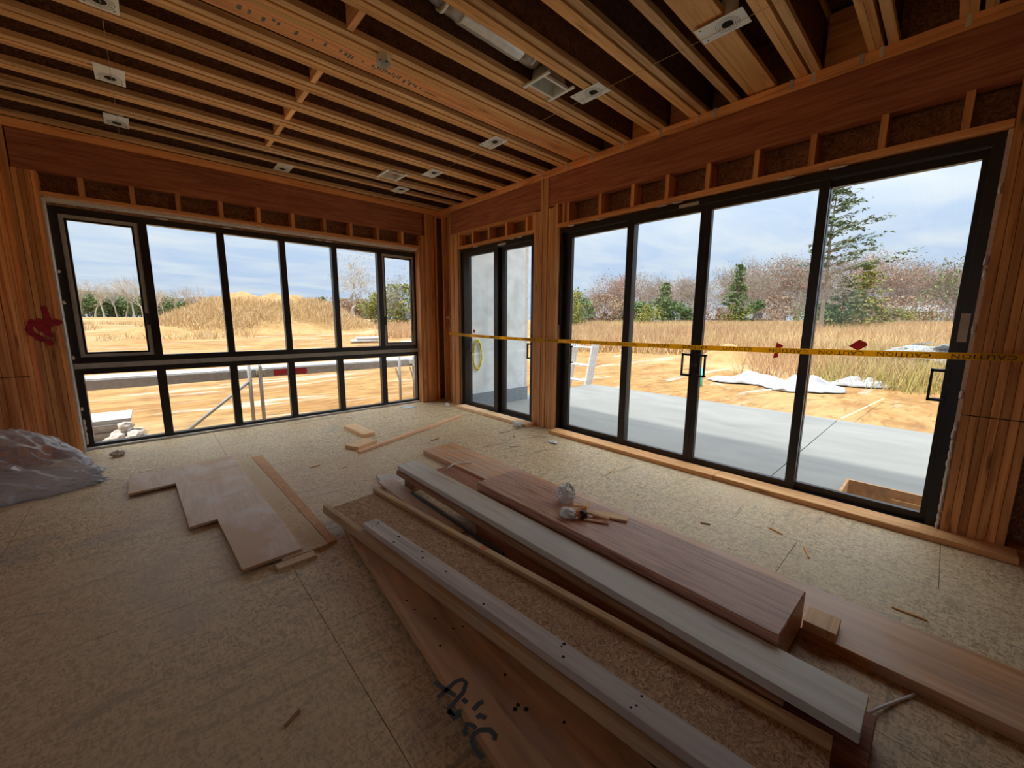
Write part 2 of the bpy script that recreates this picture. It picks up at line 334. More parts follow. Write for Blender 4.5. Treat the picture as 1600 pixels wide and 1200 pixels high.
def link(o, parent=None):
    COL.objects.link(o)
    if parent is not None:
        o.parent = parent
        base = Vector(parent['_base']) if '_base' in parent else parent.location.copy()
        o.matrix_parent_inverse = Matrix.Translation(-base)
    return o
def tag(o, label=None, cat=None, group=None, kind=None):
    if label: o['label'] = label
    if cat: o['category'] = cat
    if group: o['group'] = group
    if kind: o['kind'] = kind
    return o
def build(name, mb, mat, parent=None, smooth=False, origin=None):
    if origin is None:
        a = np.array(mb.v); c = (a.min(0) + a.max(0)) / 2; origin = (float(c[0]), float(c[1]), float(a[:, 2].min() if parent is None else c[2]))
    o = bpy.data.objects.new(name, mb.mesh(name, mat, origin, smooth)); o.location = origin
    return link(o, parent)
def empty(name, loc, label=None, cat=None, group=None, kind=None):
    o = bpy.data.objects.new(name, None); o.location = loc; o.empty_display_size = 0.1; COL.objects.link(o)
    return tag(o, label, cat, group, kind)
def bx(name, x0, x1, y0, y1, z0, z1, mat, parent=None):
    return build(name, MB().box(x0, x1, y0, y1, z0, z1), mat, parent)

_cache = {}
def board_mesh(L, W, T, mat, bev=0.0):
    key = (round(L, 4), round(W, 4), round(T, 4), mat.name, bev)
    if key not in _cache:
        me = MB().box(-L / 2, L / 2, -W / 2, W / 2, -T / 2, T / 2).mesh('board', mat)
        if bev:
            bm = bmesh.new(); bm.from_mesh(me); bmesh.ops.bevel(bm, geom=bm.edges[:], offset=bev, segments=1, affect='EDGES'); bm.to_mesh(me); bm.free()
        _cache[key] = me
    return _cache[key]
def board(name, c, L, W, T, mat, parent=None, axis='x', rz=0.0, rx=0.0, ry=0.0, bev=0.0):
    """L runs along the grain (local X)."""
    o = bpy.data.objects.new(name, board_mesh(L, W, T, mat, bev)); o.location = c
    if axis == 'y': o.rotation_euler = (rx, ry, math.pi / 2 + rz)
    elif axis == 'z': o.rotation_euler = (0, -math.pi / 2, rz)
    else: o.rotation_euler = (rx, ry, rz)
    return link(o, parent)
def stud(name, x0, x1, y0, y1, z0, z1, mat, parent):    # vertical board by bounds
    return board(name, ((x0 + x1) / 2, (y0 + y1) / 2, (z0 + z1) / 2), z1 - z0, y1 - y0, x1 - x0, mat, parent, 'z')
def hx(name, x0, x1, y0, y1, z0, z1, mat, parent=None):  # board along x by bounds
    return board(name, ((x0 + x1) / 2, (y0 + y1) / 2, (z0 + z1) / 2), x1 - x0, y1 - y0, z1 - z0, mat, parent, 'x')
def hy(name, x0, x1, y0, y1, z0, z1, mat, parent=None):  # board along y by bounds
    return board(name, ((x0 + x1) / 2, (y0 + y1) / 2, (z0 + z1) / 2), y1 - y0, x1 - x0, z1 - z0, mat, parent, 'y')

def crumple(name, mat, loc, size, seed, parent=None, sub=4, amp=0.35, freq=2.2, flat=True):
    bm = bmesh.new(); bmesh.ops.create_icosphere(bm, subdivisions=sub, radius=1.0)
    for v in bm.verts:
        d = v.co.normalized(); q = d * freq + Vector((seed * 3.1, seed * 1.7, seed))
        n = noise.fractal(q, 1.0, 2.0, 4) ; rdg = 1 - abs(noise.noise(q * 1.7)) * 2
        v.co = d * (1 + amp * n + amp * 0.35 * rdg)
        v.co.x *= size[0]; v.co.y *= size[1]; v.co.z *= size[2]
    zmin = min(v.co.z for v in bm.verts)
    for v in bm.verts:
        v.co.z -= zmin
        if flat: v.co.z = max(0.0, v.co.z - 0.25 * size[2])
    me = bpy.data.meshes.new(name); bm.to_mesh(me); bm.free(); me.materials.append(mat)
    o = bpy.data.objects.new(name, me); o.location = loc; return link(o, parent)

# ------------------------------------------------------------------ floor
floor = tag(bx('floor', -8.7, 0.10, -9.6, 0.0, -0.30, -0.024, DARK), kind='structure')
yo = [0.6, 0.0, -0.9, 0.3, -0.6, -1.3, 0.2, -0.5]
xs = [-8.7, -8.15, -6.93, -5.71, -4.49, -3.27, -2.05, -0.83, 0.085]
for i in range(len(xs) - 1):
    y = -0.005 + 0.0; cuts = [-0.005] + [c for c in np.arange(-0.6 - 0.61 * (i % 3), -9.6, -2.44)] + [-9.6]
    for a, b in zip(cuts[:-1], cuts[1:]):
        bx('subfloor_panel', xs[i] + 0.0015, xs[i + 1] - 0.0015, b + 0.0015, a - 0.0015, -0.024, 0.0, FLOOR, floor)

# ------------------------------------------------------------------ left wall (window wall, plane y = 0)
SA = -0.14     # inner stud face
wl = MB()
for r in ((-8.7, -4.335, 0.0, 3.55), (-0.38, 0.13, 0.0, 3.55), (-4.335, -0.38, 2.438, 3.55)): wl.box(r[0], r[1], 0.0, 0.09, r[2] - 0.3 if r[2] == 0 else r[2], r[3])
wl.box(-4.335, -0.38, 0.0, 0.09, -0.3, 0.0)
wall_left = tag(build('wall_left', wl, OSBD), kind='structure')
x = -4.345; i = 0
while x > -5.7:
    top = 2.70 if i < 4 else 3.04
    if i in (4, 9): x -= 0.002
    stud('stud', x - 0.0358, x, SA + RNG.choice((-0.006, -0.003, 0.0, 0.003, 0.006)), -0.002, 0.0, top, FIR, wall_left); x -= 0.0382; i += 1
while x > -8.6:
    stud('stud', x - 0.038, x, SA, -0.002, 0.0, 3.04, FIR, wall_left); x -= 0.406
xr = [-0.425, -0.386, -0.347, -0.308, -0.269, -0.230, -0.16, -0.10]
for k, xx in enumerate(xr):
    stud('stud', xx, xx + 0.0372, SA + (0.0 if k < 6 else 0.05), -0.002, 0.0, 2.62 if k == 0 else (2.70 if k < 3 else 3.04), FIR, wall_left)
hx('beam', -4.49, -0.352, SA + 0.004, -0.05, 2.705, 3.035, LVL, wall_left)
hx('header_plate', -4.345, -0.425, SA - 0.003, -0.002, 2.492, 2.530, FIR, wall_left)
for cx in (-4.07, -3.71, -3.345, -2.965, -2.593, -2.217, -1.83, -1.48, -1.09, -0.70):
    stud('cripple_stud', cx - 0.019, cx + 0.019, SA + 0.002, -0.002, 2.531, 2.704, FIR, wall_left)
hx('top_plate', -8.6, -0.05, SA - 0.006, -0.004, 3.042, 3.079, FIR, wall_left)
hx('top_plate', -8.6, -0.05, SA - 0.004, -0.004, 3.081, 3.118, FIR, wall_left)
# pale flashing round the rough opening, with foam squeezed out of the gap
bx('flashing', -4.344, -4.330, -0.132, 0.0, 0.0, 2.475, WHITE, wall_left)
bx('flashing', -0.386, -0.372, -0.132, 0.0, 0.0, 2.475, WHITE, wall_left)
bx('flashing', -4.330, -0.386, -0.10, 0.0, 2.462, 2.4915, WHITE, wall_left)
for z, s in ((0.06, .03), (0.12, .026), (0.2, .022), (0.27, .02), (0.42, .012), (1.5, .012), (1.8, .01), (0.95, .012)):
    crumple('foam', FOAM, (-4.318, -0.02, z), (0.012, 0.016, s * 1.6), z * 7, wall_left, sub=2)
for xx in (-1.75, -1.9, -2.9, -3.5): crumple('foam', FOAM, (xx, -0.03, 2.428), (0.05, 0.012, 0.010), xx * 7, wall_left, sub=2)
# red spray paint scribble over the studs
sp = MB()
for st in ([(-4.55, 1.27), (-4.56, 1.25), (-4.53, 1.325), (-4.47, 1.335), (-4.455, 1.29), (-4.475, 1.255), (-4.50, 1.29)], [(-4.555, 1.24), (-4.51, 1.185), (-4.44, 1.13)], [(-4.44, 1.45), (-4.425, 1.37), (-4.425, 1.31), (-4.45, 1.24), (-4.42, 1.20)], [(-4.425, 1.315), (-4.40, 1.318), (-4.348, 1.328)]):
    for a, b in zip(st[:-1], st[1:]):
        n_ = 4
        for k in range(n_ + 1):
            px, pz = a[0] + (b[0] - a[0]) * k / n_, a[1] + (b[1] - a[1]) * k / n_
            r_ = 0.020 + 0.006 * math.sin(k * 3 + px * 90); i0 = len(sp.v)
            yy_ = -0.1468 - 0.00002 * (i0 // 9)
            for j in range(9): sp.v.append((px + r_ * math.cos(j * 0.698), yy_, pz + r_ * 1.3 * math.sin(j * 0.698)))
            sp.f.append(tuple(range(i0, i0 + 9)))
bx('wire', -4.9, -4.60, -0.1485, -0.147, 0.815, 0.821, DARK, wall_left)
so = build('spray_paint', sp, REDP, wall_left); so['label'] = 'red sprayed scribble'

# ------------------------------------------------------------------ window_1
win = empty('window_1', (-2.36, 0.04, 0.0), kind='structure')
def wb(name, x0, x1, z0, z1, y0=0.0, y1=0.08, mat=BLACK, p=win): return bx(name, x0, x1, y0, y1, z0, z1, mat, p)
wb('frame_jamb', -4.328, -4.268, 0.0, 2.431); wb('frame_jamb', -0.449, -0.389, 0.0, 2.431)
wb('frame_head', -4.268, -0.449, 2.371, 2.431); wb('frame_sill', -4.268, -0.449, 0.0, 0.052)
wb('sill_lip', -4.328, -0.389, 0.0, 0.022, -0.05, -0.001, WHITE)
wb('rail', -4.268, -0.449, 0.905, 0.965); wb('rail', -4.268, -0.449, 0.790, 0.850)
wb('rail_cover', -4.328, -0.389, 0.851, 0.904, -0.012, 0.08, VINYL)
MU = (-3.665, -2.985, -2.335, -1.685, -1.02)
for m_ in MU:
    wb('mullion', m_ - 0.036, m_ + 0.036, 0.965, 2.371); wb('mullion', m_ - 0.040, m_ + 0.040, 0.052, 0.790)
edges = [-4.268] + [e for m_ in MU for e in (m_ - 0.036, m_ + 0.036)] + [-0.449]
for k in range(6):
    a, b = edges[2 * k], edges[2 * k + 1]
    if k in (0, 5):     # opening casements with a grey inner sash
        s = wb('sash', a, a + 0.034, 0.966, 2.370, 0.012, 0.055, VINYL); wb('sash', b - 0.034, b, 0.966, 2.370, 0.012, 0.055, VINYL)
        wb('sash', a + 0.034, b - 0.034, 2.336, 2.370, 0.012, 0.055, VINYL); wb('sash', a + 0.034, b - 0.034, 0.966, 0.998, 0.012, 0.055, VINYL)
        wb('sash_gasket', a + 0.034, a + 0.052, 0.998, 2.336, 0.02, 0.055, BLACK); wb('sash_gasket', b - 0.052, b - 0.034, 0.998, 2.336, 0.02, 0.055, BLACK)
        wb('sash_gasket', a + 0.052, b - 0.052, 2.318, 2.336, 0.02, 0.055, BLACK); wb('sash_gasket', a + 0.052, b - 0.052, 0.998, 1.016, 0.02, 0.055, BLACK)
        lx = b - 0.017 if k == 0 else a + 0.017
        h = wb('latch', lx - 0.012, lx + 0.012, 1.30, 1.42, 0.000, 0.0118, BLACK); wb('latch_lever', lx - 0.006, lx + 0.006, 1.32, 1.40, -0.014, 0.0, BLACKG, win)
        a += 0.052; b -= 0.052
        wb('pane', a, b, 1.016, 2.318, 0.034, 0.040, GLASS)
    else: wb('pane', a, b, 0.965, 2.371, 0.034, 0.040, GLASS)
    wb('pane', edges[2 * k] + (0.0 if k == 0 else 0.004), edges[2 * k + 1] - (0.0 if k == 5 else 0.004), 0.052, 0.790, 0.034, 0.040, GLASS)

# ------------------------------------------------------------------ right wall (sliding doors, plane x = 0)
SB = -0.05
wr = MB()
for y0, y1, z0, z1 in ((-9.6, -6.05, -0.3, 3.55), (-2.71, -2.28, -0.3, 3.55), (-0.68, 0.0, -0.3, 3.55), (-6.05, -2.71, 2.43, 3.55), (-2.28, -0.68, 2.43, 3.55), (-6.05, -2.71, -0.3, -0.021), (-2.28, -0.68, -0.3, -0.021)):
    wr.box(0.1055, 0.13, y0, y1, z0, z1)
wall_right = tag(build('wall_right', wr, OSBD), kind='structure')
def bstud(y, z1, x0=SB, w=0.0358, z0=0.0, name='stud', mat=FIR):
    return stud(name, x0 + RNG.choice((-0.006, -0.003, 0.0, 0.003)), 0.09, y - w, y, z0, z1, mat, wall_right)
for k, y in enumerate((-0.44, -0.4785, -0.517, -0.5555, -0.594, -0.632)): bstud(y, 2.70 if k else 3.04, mat=FIR_LIT)
bstud(-0.33, 3.04, 0.0); bstud(-0.15, 3.04, 0.0)
hy('nailer', -0.055, 0.0, -0.42, -0.30, 1.40, 1.438, FIR, wall_right)
for k in range(10):
    y = -2.335 - k * 0.0384
    full = k in (3, 4, 5)
    bstud(y, 3.04 if full else (2.69 if k < 8 else 2.72), SB - (0.012 if full else 0.0), mat=FIR_LIT)
y = -6.078
for k in range(7):
    bstud(y, 2.70); y -= 0.0385
for y in (-6.75, -7.15, -7.56, -7.97, -8.4, -8.8, -9.2): bstud(y, 2.70)
hy('beam', SB + 0.003, 0.04, -2.44, -0.48, 2.705, 3.035, LVL, wall_right)
hy('beam', SB + 0.003, 0.04, -9.55, -2.568, 2.705, 3.035, LVL, wall_right)
hy('header_plate', SB - 0.002, 0.09, -6.075, -2.72, 2.457, 2.494, FIR, wall_right)
hy('header_plate', SB - 0.002, 0.09, -2.332, -0.672, 2.457, 2.494, FIR, wall_right)
hy('header_plate', SB - 0.001, 0.09, -2.332, -0.672, 2.665, 2.703, FIR, wall_right)
for y in (-2.80, -2.865, -3.305, -3.69, -4.045, -4.41, -4.78, -5.143, -5.521, -5.888): stud('cripple_stud', SB + 0.002, 0.09, y - 0.0185, y + 0.0185, 2.495, 2.704, FIR, wall_right)
for y in (-0.70, -1.05, -1.43, -1.80, -2.19, -2.31): stud('cripple_stud', SB + 0.002, 0.09, y - 0.0185, y + 0.0185, 2.495, 2.664, FIR, wall_right)
hy('top_plate', SB - 0.004, 0.09, -9.55, 0.0 - 0.002, 3.042, 3.079, FIR, wall_right)
hy('top_plate', SB - 0.002, 0.09, -9.55, 0.0 - 0.002, 3.081, 3.118, FIR, wall_right)
hy('sole_plate', SB, 0.09, -9.55, -6.36, 0.0, 0.038, FIR, wall_right)
for (ya, yb) in ((-6.0775, -6.0585), (-2.7015, -2.7), (-0.6715, -0.67)):
    bx('gap_foam', -0.022, 0.088, ya, yb, 0.0, 2.45, FOAM, wall_right)
for z in [0.03 + 0.06 * k for k in range(12)] + [0.9, 1.3, 1.62, 1.7, 2.1]:
    crumple('foam', FOAM, (-0.028, -6.066 + RNG.uniform(-0.004, 0.003), z), (0.018, 0.010, 0.03 + RNG.uniform(0, 0.015)), z * 9 + 2, wall_right, sub=2)
for y in (-2.9, -3.3, -4.0, -4.15, -5.0, -5.3, -1.1, -1.9, -2.05): crumple('foam', FOAM, (-0.03, y, 2.438), (0.012, 0.05, 0.010), y * 5, wall_right, sub=2)
for z in (0.55, 0.95, 0.2, 1.7, 0.62): crumple('foam', FOAM, (-0.03, -2.706, z), (0.012, 0.006, 0.03), z * 3, wall_right, sub=2)
bx('wire', -0.0585, -0.0572, -6.345, -6.08, 0.803, 0.808, DARK, wall_right)
# framing hardware hanging over the plate edge
for y in (-5.46, -5.10, -4.43, -5.83, -4.28, -3.56, -3.18, -2.83, -5.36, -4.97, -3.95, -2.45, -2.05):
    m_ = MB().box(-0.056, -0.0545, y - 0.012, y + 0.012, 3.06, 3.122).box(-0.056, -0.03, y - 0.012, y + 0.012, 3.122, 3.1235)
    build('tie_strap', m_, GALV, wall_right)

# ------------------------------------------------------------------ sliding doors
def slider(name, y0, y1, cuts, handles, stickers, base):
    d = empty(name, base, kind='structure')
    def p(nm, a, b, z0, z1, x0, x1, mat=BLACK): return bx(nm, x0, x1, min(a, b), max(a, b), z0, z1, mat, d)
    p('frame_jamb', y1, y1 - 0.05, 0.0, 2.44, 0.0, 0.105); p('frame_jamb', y0 + 0.05, y0, 0.0, 2.44, 0.0, 0.105)
    p('frame_head', y1 - 0.05, y0 + 0.05, 2.392, 2.44, 0.0, 0.105); p('frame_sill', y1 - 0.05, y0 + 0.05, -0.02, 0.022, 0.0, 0.105)
    p('sill_track', y1 - 0.05, y0 + 0.05, 0.022, 0.034, 0.050, 0.056)
    for (a, b, la, lb, xo) in cuts:      # a>b sash ends, stile widths
        xa, xb = xo, xo + 0.042
        p('stile', a, a - la, 0.024, 2.388, xa, xb, BLACK); p('stile', b + lb, b, 0.024, 2.388, xa, xb, BLACK)
        p('top_rail', a - la, b + lb, 2.335, 2.388, xa, xb); p('bottom_rail', a - la, b + lb, 0.024, 0.080, xa, xb)
        p('pane', a - la, b + lb, 0.080, 2.335, xa + 0.018, xa + 0.024, GLASS)
    for (y, dr, xo) in handles:          # y: stile edge, dr: side the loop stands off to
        m_ = MB(); lo, hi = sorted((y + dr * 0.048, y + dr * 0.062)); a0, a1 = sorted((y - dr * 0.02, y + dr * 0.062))
        m_.box(xo - 0.040, xo - 0.022, lo, hi, 0.862, 1.072)
        m_.box(xo - 0.040, xo, a0, a1, 0.862, 0.880); m_.box(xo - 0.040, xo, a0, a1, 1.054, 1.072)
        h = build('pull_handle', m_, BLACK, d)
        lt = bx('latch_turn', xo - 0.016, xo - 0.001, y - dr * 0.03 - 0.008, y - dr * 0.03 + 0.008, 0.955, 0.985, BLACKG); lt.parent = h; lt.matrix_parent_inverse = Matrix.Translation(-Vector(h.location))
    for (a, b, z0, z1, x_) in stickers: p('sticker', a, b, z0, z1, x_, x_ + 0.0012, LABELM)
    return d
slider('door_1', -6.058, -2.702,
       [(-2.752, -3.690, 0.105, 0.075, 0.055), (-3.615, -4.398, 0.080, 0.046, 0.008), (-4.402, -5.262, 0.046, 0.062, 0.008), (-5.205, -6.008, 0.060, 0.03, 0.055)],
       [(-4.352, 1, 0.0075), (-4.448, -1, 0.0075), (-2.857, -1, 0.0545), (-5.978, 1, 0.0545)], [(-4.15, -4.33, 2.396, 2.425, -0.0015), (-6.005, -6.045, 1.25, 1.425, -0.0015), (-2.715, -2.738, 1.10, 1.32, -0.0015)], (0.05, -4.38, 0.0))
slider('door_2', -2.287, -0.672, [(-0.722, -1.560, 0.165, 0.085, 0.008), (-1.475, -2.237, 0.19, 0.02, 0.055)],
       [(-2.217, 1, 0.0545), (-0.887, -1, 0.0075)], [(-1.57, -1.74, 2.396, 2.425, -0.0015)], (0.05, -1.48, 0.0))

# ------------------------------------------------------------------ unseen sides of the room: walls behind the camera, opening added for fill light
wb_ = MB().box(-8.7, 0.13, -9.7, -9.6, -0.3, 3.55)
tag(build('wall_back', wb_, OSBD), kind='structure')
ws = MB()
for y0, y1, z0, z1 in ((-9.6, -7.0, -0.3, 3.55), (-2.8, 0.0, -0.3, 3.55), (-7.0, -2.8, 2.2, 3.55), (-7.0, -2.8, -0.3, 0.9)): ws.box(-8.8, -8.7, y0, y1, z0, z1)
tag(build('wall_side', ws, OSBD), kind='structure')

# ------------------------------------------------------------------ ceiling
ceil = tag(bx('ceiling', -8.7, 0.13, -9.6, 0.09, 3.551, 3.75, DARK), kind='structure')
for i in range(8):
    for j in range(5):
        x0 = -8.7 + 1.22 * i + (0.0); y1 = 0.0 - 2.44 * j + (0.6 if i % 2 else 0.0)
        a, b = max(x0 + 0.002, -8.69), min(x0 + 1.218, 0.09); c, d_ = max(y1 - 2.436, -9.55), min(y1 - 0.002, -0.005)
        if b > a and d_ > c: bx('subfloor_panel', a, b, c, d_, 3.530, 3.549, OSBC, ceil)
JX0, JX1 = -6.6, 0.088
JZ = 3.12
def ijoist(yc, w=0.05):
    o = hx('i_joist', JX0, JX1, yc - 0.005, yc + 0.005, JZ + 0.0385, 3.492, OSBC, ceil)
    f1 = hx('flange', JX0, JX1, yc - w / 2, yc + w / 2, JZ, JZ + 0.038, JOISTG); f1.parent = o; f1.matrix_parent_inverse = Matrix.Translation(-Vector(o.location))
    f2 = hx('flange', JX0, JX1, yc - w / 2, yc + w / 2, 3.4925, 3.529, JOISTG); f2.parent = o; f2.matrix_parent_inverse = Matrix.Translation(-Vector(o.location))
def ply(y1, w=0.0365): return hx('joist', JX0, JX1, y1 - w, y1, JZ + RNG.uniform(0, 0.003), 3.528, JOIST, ceil)
for yf in (-5.79, -5.39, -4.99, -4.22, -3.85, -3.46, -3.10, -2.71, -2.36, -1.99, -1.60, -1.20, -0.86, -0.58):
    if yf > -0.9:
        ijoist(yf - 0.035, 0.07)
        if yf < -0.6: ijoist(yf - 0.112, 0.045)
    else:
        ply(yf); ply(yf - 0.0385); ijoist(yf - 0.122)
ijoist(-4.58, 0.055); ijoist(-0.20, 0.06)
bx('rim_board', -8.6, 0.088, -0.12, -0.08, JZ, 3.529, OSBD, ceil)
# two flat veneer planks under the bays, printed face down
for ya, yb in ((-4.86, -4.675), (-3.09, -2.915)):
    pk = hx('flat_plank', JX0, JX1, ya, yb, JZ + 0.012, JZ + 0.05, FIR if ya > -4 else JOIST, ceil)
    if ya > -4:
        st = MB(); rr = random.Random(3); xx = -3.25
        while xx < -1.95:
            w_ = rr.uniform(0.006, 0.02)
            if rr.random() < 0.72:
                h_ = rr.uniform(0.018, 0.05); y_ = (ya + yb) / 2 - 0.03 + rr.uniform(-0.008, 0.03)
                st.box(xx, xx + w_, y_, y_ + h_, JZ + 0.0112, JZ + 0.0118)
            xx += w_ + rr.uniform(0.004, 0.012) + (0.05 if rr.random() < 0.12 else 0)
        s_ = build('stamp_print', st, LINEM, None); s_.parent = pk; s_.matrix_parent_inverse = Matrix.Translation(-Vector(pk.location))
# blocking pieces across the bays
for a, b in ((-3.455, -3.255), (-2.705, -2.515), (-2.355, -2.12), (-1.985, -1.755), (-1.595, -1.35), (-1.195, -0.985)):
    hy('blocking', -2.645, -2.607, min(a, b) - 0.0, max(a, b), JZ + 0.006, 3.40, FIR_HI, ceil)
for a, b in ((-4.21, -3.995), (-3.84, -3.605), (-5.38, -5.14)): hy('blocking', 0.03, 0.068, a, b, JZ + 0.002, 3.5, FIR, ceil)

# ceiling fittings
def light_plate(x, y, label, group, rot=0.0, zz=3.1145):
    t = empty('recessed_light_plate', (x, y, zz), label, 'light fitting', group)
    a, b = (0.135, 0.082) if not rot else (0.135, 0.082)
    m_ = MB().box(x - b, x + b, y - a, y + a, zz, zz + 0.003); mp_ = build('mounting_plate', m_, GALVM, t)
    cy = y - 0.03 if rot == 0 else y + 0.05
    def ring(r0, r1, mat, nm, dz):
        q_ = MB(); n_ = 28
        for k in range(n_):
            c_, s_ = math.cos(2 * math.pi * k / n_), math.sin(2 * math.pi * k / n_)
            q_.v += [(x + r0 * c_, cy + r0 * s_, zz - dz), (x + r1 * c_, cy + r1 * s_, zz - dz)]
        for k in range(n_):
            j = (k + 1) % n_; q_.f.append((2 * k, 2 * k + 1, 2 * j + 1, 2 * j))
        return build(nm, q_, mat, mp_)
    ring(0.001, 0.033, DARK, 'socket_hole', 0.0008)
    ring(0.041, 0.0435, LINEM, 'knockout_ring', 0.0007); ring(0.052, 0.0545, LINEM, 'knockout_ring', 0.0007); ring(0.063, 0.0655, LINEM, 'knockout_ring', 0.0007)
    for s in (-1, 1): bx('screw', x + s * 0.06 - 0.004, x + s * 0.06 + 0.004, y + 0.10, y + 0.108, zz - 0.003, zz, LINEM, mp_)
    build('can_housing', MB().tube([(x, cy, zz + 0.004), (x, cy, zz + 0.12)], 0.05, 16), GALVM, t)
    return t
for y, lb in ((-4.83, 'zinc downlight plate across the wide flat ceiling plank'), (-3.86, 'zinc downlight plate right beside the register boot of the round duct'), (-2.68, 'zinc downlight plate on the door side string, midway between the two register boots'),
              (-1.54, 'zinc downlight plate beside the register boot close to the window wall'), (-0.70, 'shaded zinc downlight plate at the window end of the door side string')): light_plate(-1.0, y, lb, 'downlight plates')
for y, lb in ((-2.60, 'zinc downlight plate farthest from the window wall on the string over the plywood'), (-1.62, 'zinc downlight plate with bold rings, the middle one on the string over the plywood'), (-0.70, 'shaded zinc downlight plate at the window end of the string over the plywood')): light_plate(-3.75, y, lb, 'downlight plates', 1)
light_plate(-2.37, -0.50, 'lone zinc downlight plate off both strings, above the middle of the window wall', 'downlight plates', 1)
tag(build('string_line', MB().tube([(-0.985, -7.5, 3.108), (-0.99, -3.5, 3.103), (-0.995, -0.9, 3.110), (-1.0, -0.2, 3.116)], 0.0016, 5), STRING), 'thin twine stretched under the joists beside the doors', 'string')
tag(build('string_line', MB().tube([(-3.745, -4.4, 3.108), (-3.745, -2.5, 3.103), (-3.742, -0.25, 3.116)], 0.0016, 5), STRING), 'thin twine stretched under the joists over the stepped plywood', 'string')
def boot(x0, x1, y0, y1, label):
    t = empty('register_boot', ((x0 + x1) / 2, (y0 + y1) / 2, 3.10), label, 'register boot')
    z0 = 3.100
    bx('hanger_rail', x0 - 0.012, x0 + 0.012, y0 - 0.03, y1 + 0.03, z0, z0 + 0.012, GALVM, t); bx('hanger_rail', x1 - 0.012, x1 + 0.012, y0 - 0.03, y1 + 0.03, z0, z0 + 0.012, GALVM, t)
    bx('rim', x0 + 0.012, x1 - 0.012, y0 + 0.02, y0 + 0.036, z0, z0 + 0.02, GALVM, t); bx('rim', x0 + 0.012, x1 - 0.012, y1 - 0.036, y1 - 0.02, z0, z0 + 0.02, GALVM, t)
    bm_ = MB(); a = [(x0 + .012, y0 + .036), (x1 - .012, y0 + .036), (x1 - .012, y1 - .036), (x0 + .012, y1 - .036)]; cx, cy = (x0 + x1) / 2, (y0 + y1) / 2
    bm_.v = [(p[0], p[1], z0 + 0.012) for p in a] + [(cx + (p[0] - cx) * 0.9, cy + (p[1] - cy) * 0.8, z0 + 0.10) for p in a] + [(cx + (p[0] - cx) * 0.6, cy + (p[1] - cy) * 0.6, z0 + 0.2) for p in a]
    bm_.f = [(i + 4 * l, (i + 1) % 4 + 4 * l, (i + 1) % 4 + 4 + 4 * l, i + 4 + 4 * l) for l in (0, 1) for i in range(4)] + [(8, 9, 10, 11)]
    build('boot_box', bm_, GALV, t)
boot(-1.45, -1.18, -3.815, -3.61, 'open galvanised register boot at the end of the round duct')
boot(-1.46, -1.23, -1.30, -1.03, 'open galvanised register boot between joists close to the window wall')
DUCT = plain('dull duct steel', (0.40, 0.37, 0.32), 0.45, 0.4, var=0.25)
t = empty('round_duct', (-1.85, -3.725, 3.17), 'round galvanised duct with a bright foil sleeve between two joists', 'duct')
build('elbow', MB().tube([(-2.75, -3.735, 3.36), (-2.45, -3.73, 3.31), (-2.25, -3.725, 3.26)], 0.075, 16), DUCT, t, True)
build('duct_section', MB().tube([(-2.26, -3.725, 3.26), (-2.12, -3.725, 3.25)], 0.078, 18), DUCT, t, True)
build('foil_sleeve', MB().tube([(-2.12, -3.725, 3.25), (-1.63, -3.725, 3.24)], 0.084, 12), FOIL, t)
build('duct_section', MB().tube([(-1.63, -3.725, 3.24), (-1.55, -3.72, 3.24), (-1.475, -3.715, 3.245)], 0.074, 16), DUCT, t, True)
for xx in (-2.12, -2.25, -1.52): build('seam_band', MB().tube([(xx - 0.008, -3.725, 3.25), (xx + 0.008, -3.725, 3.25)], 0.0815, 18), GALVM, t)
t = empty('junction_box', (-2.37, -3.17, 3.09), 'round metal junction box screwed to the underside of a joist', 'junction box')
jm = MB().tube([(-2.37, -3.17, 3.119), (-2.37, -3.17, 3.075)], 0.052, 8, cap=False); build('box_wall', jm, GALVM, t)
bb_ = build('box_back', MB().tube([(-2.37, -3.17, 3.119), (-2.37, -3.17, 3.112)], 0.050, 8), GALV, t)
for a in (0.4, 2.2, 4.1): build('knockout', MB().tube([(-2.37 + .027 * math.cos(a), -3.17 + .027 * math.sin(a), 3.1115), (-2.37 + .027 * math.cos(a), -3.17 + .027 * math.sin(a), 3.108)], 0.011, 10), DARK, bb_)

# ------------------------------------------------------------------ sill boards on the floor before the doors
def lumber(name, label, cat, c, L, W, T, mat, axis='y', rz=0.0, group=None, bev=0.002, rx=0.0, ry=0.0):
    return tag(board(name, c, L, W, T, mat, None, axis, rz, rx, ry, bev), label, cat, group)
lumber('sill_board', 'fir board on the floor along the big sliding door, its end meeting the longer board', 'board', (-0.125, -3.752, 0.0195), 1.945, 0.17, 0.038, FIR_HI)
lumber('sill_board', 'longer fir board on the floor along the big sliding door, running under the end studs', 'board', (-0.118, -5.56, 0.0195), 1.665, 0.17, 0.038, FIR_HI)
lumber('sill_board', 'weathered board on the floor along the narrow sliding door by the corner', 'board', (-0.150, -1.62, 0.0195), 1.58, 0.155, 0.038, PALE)

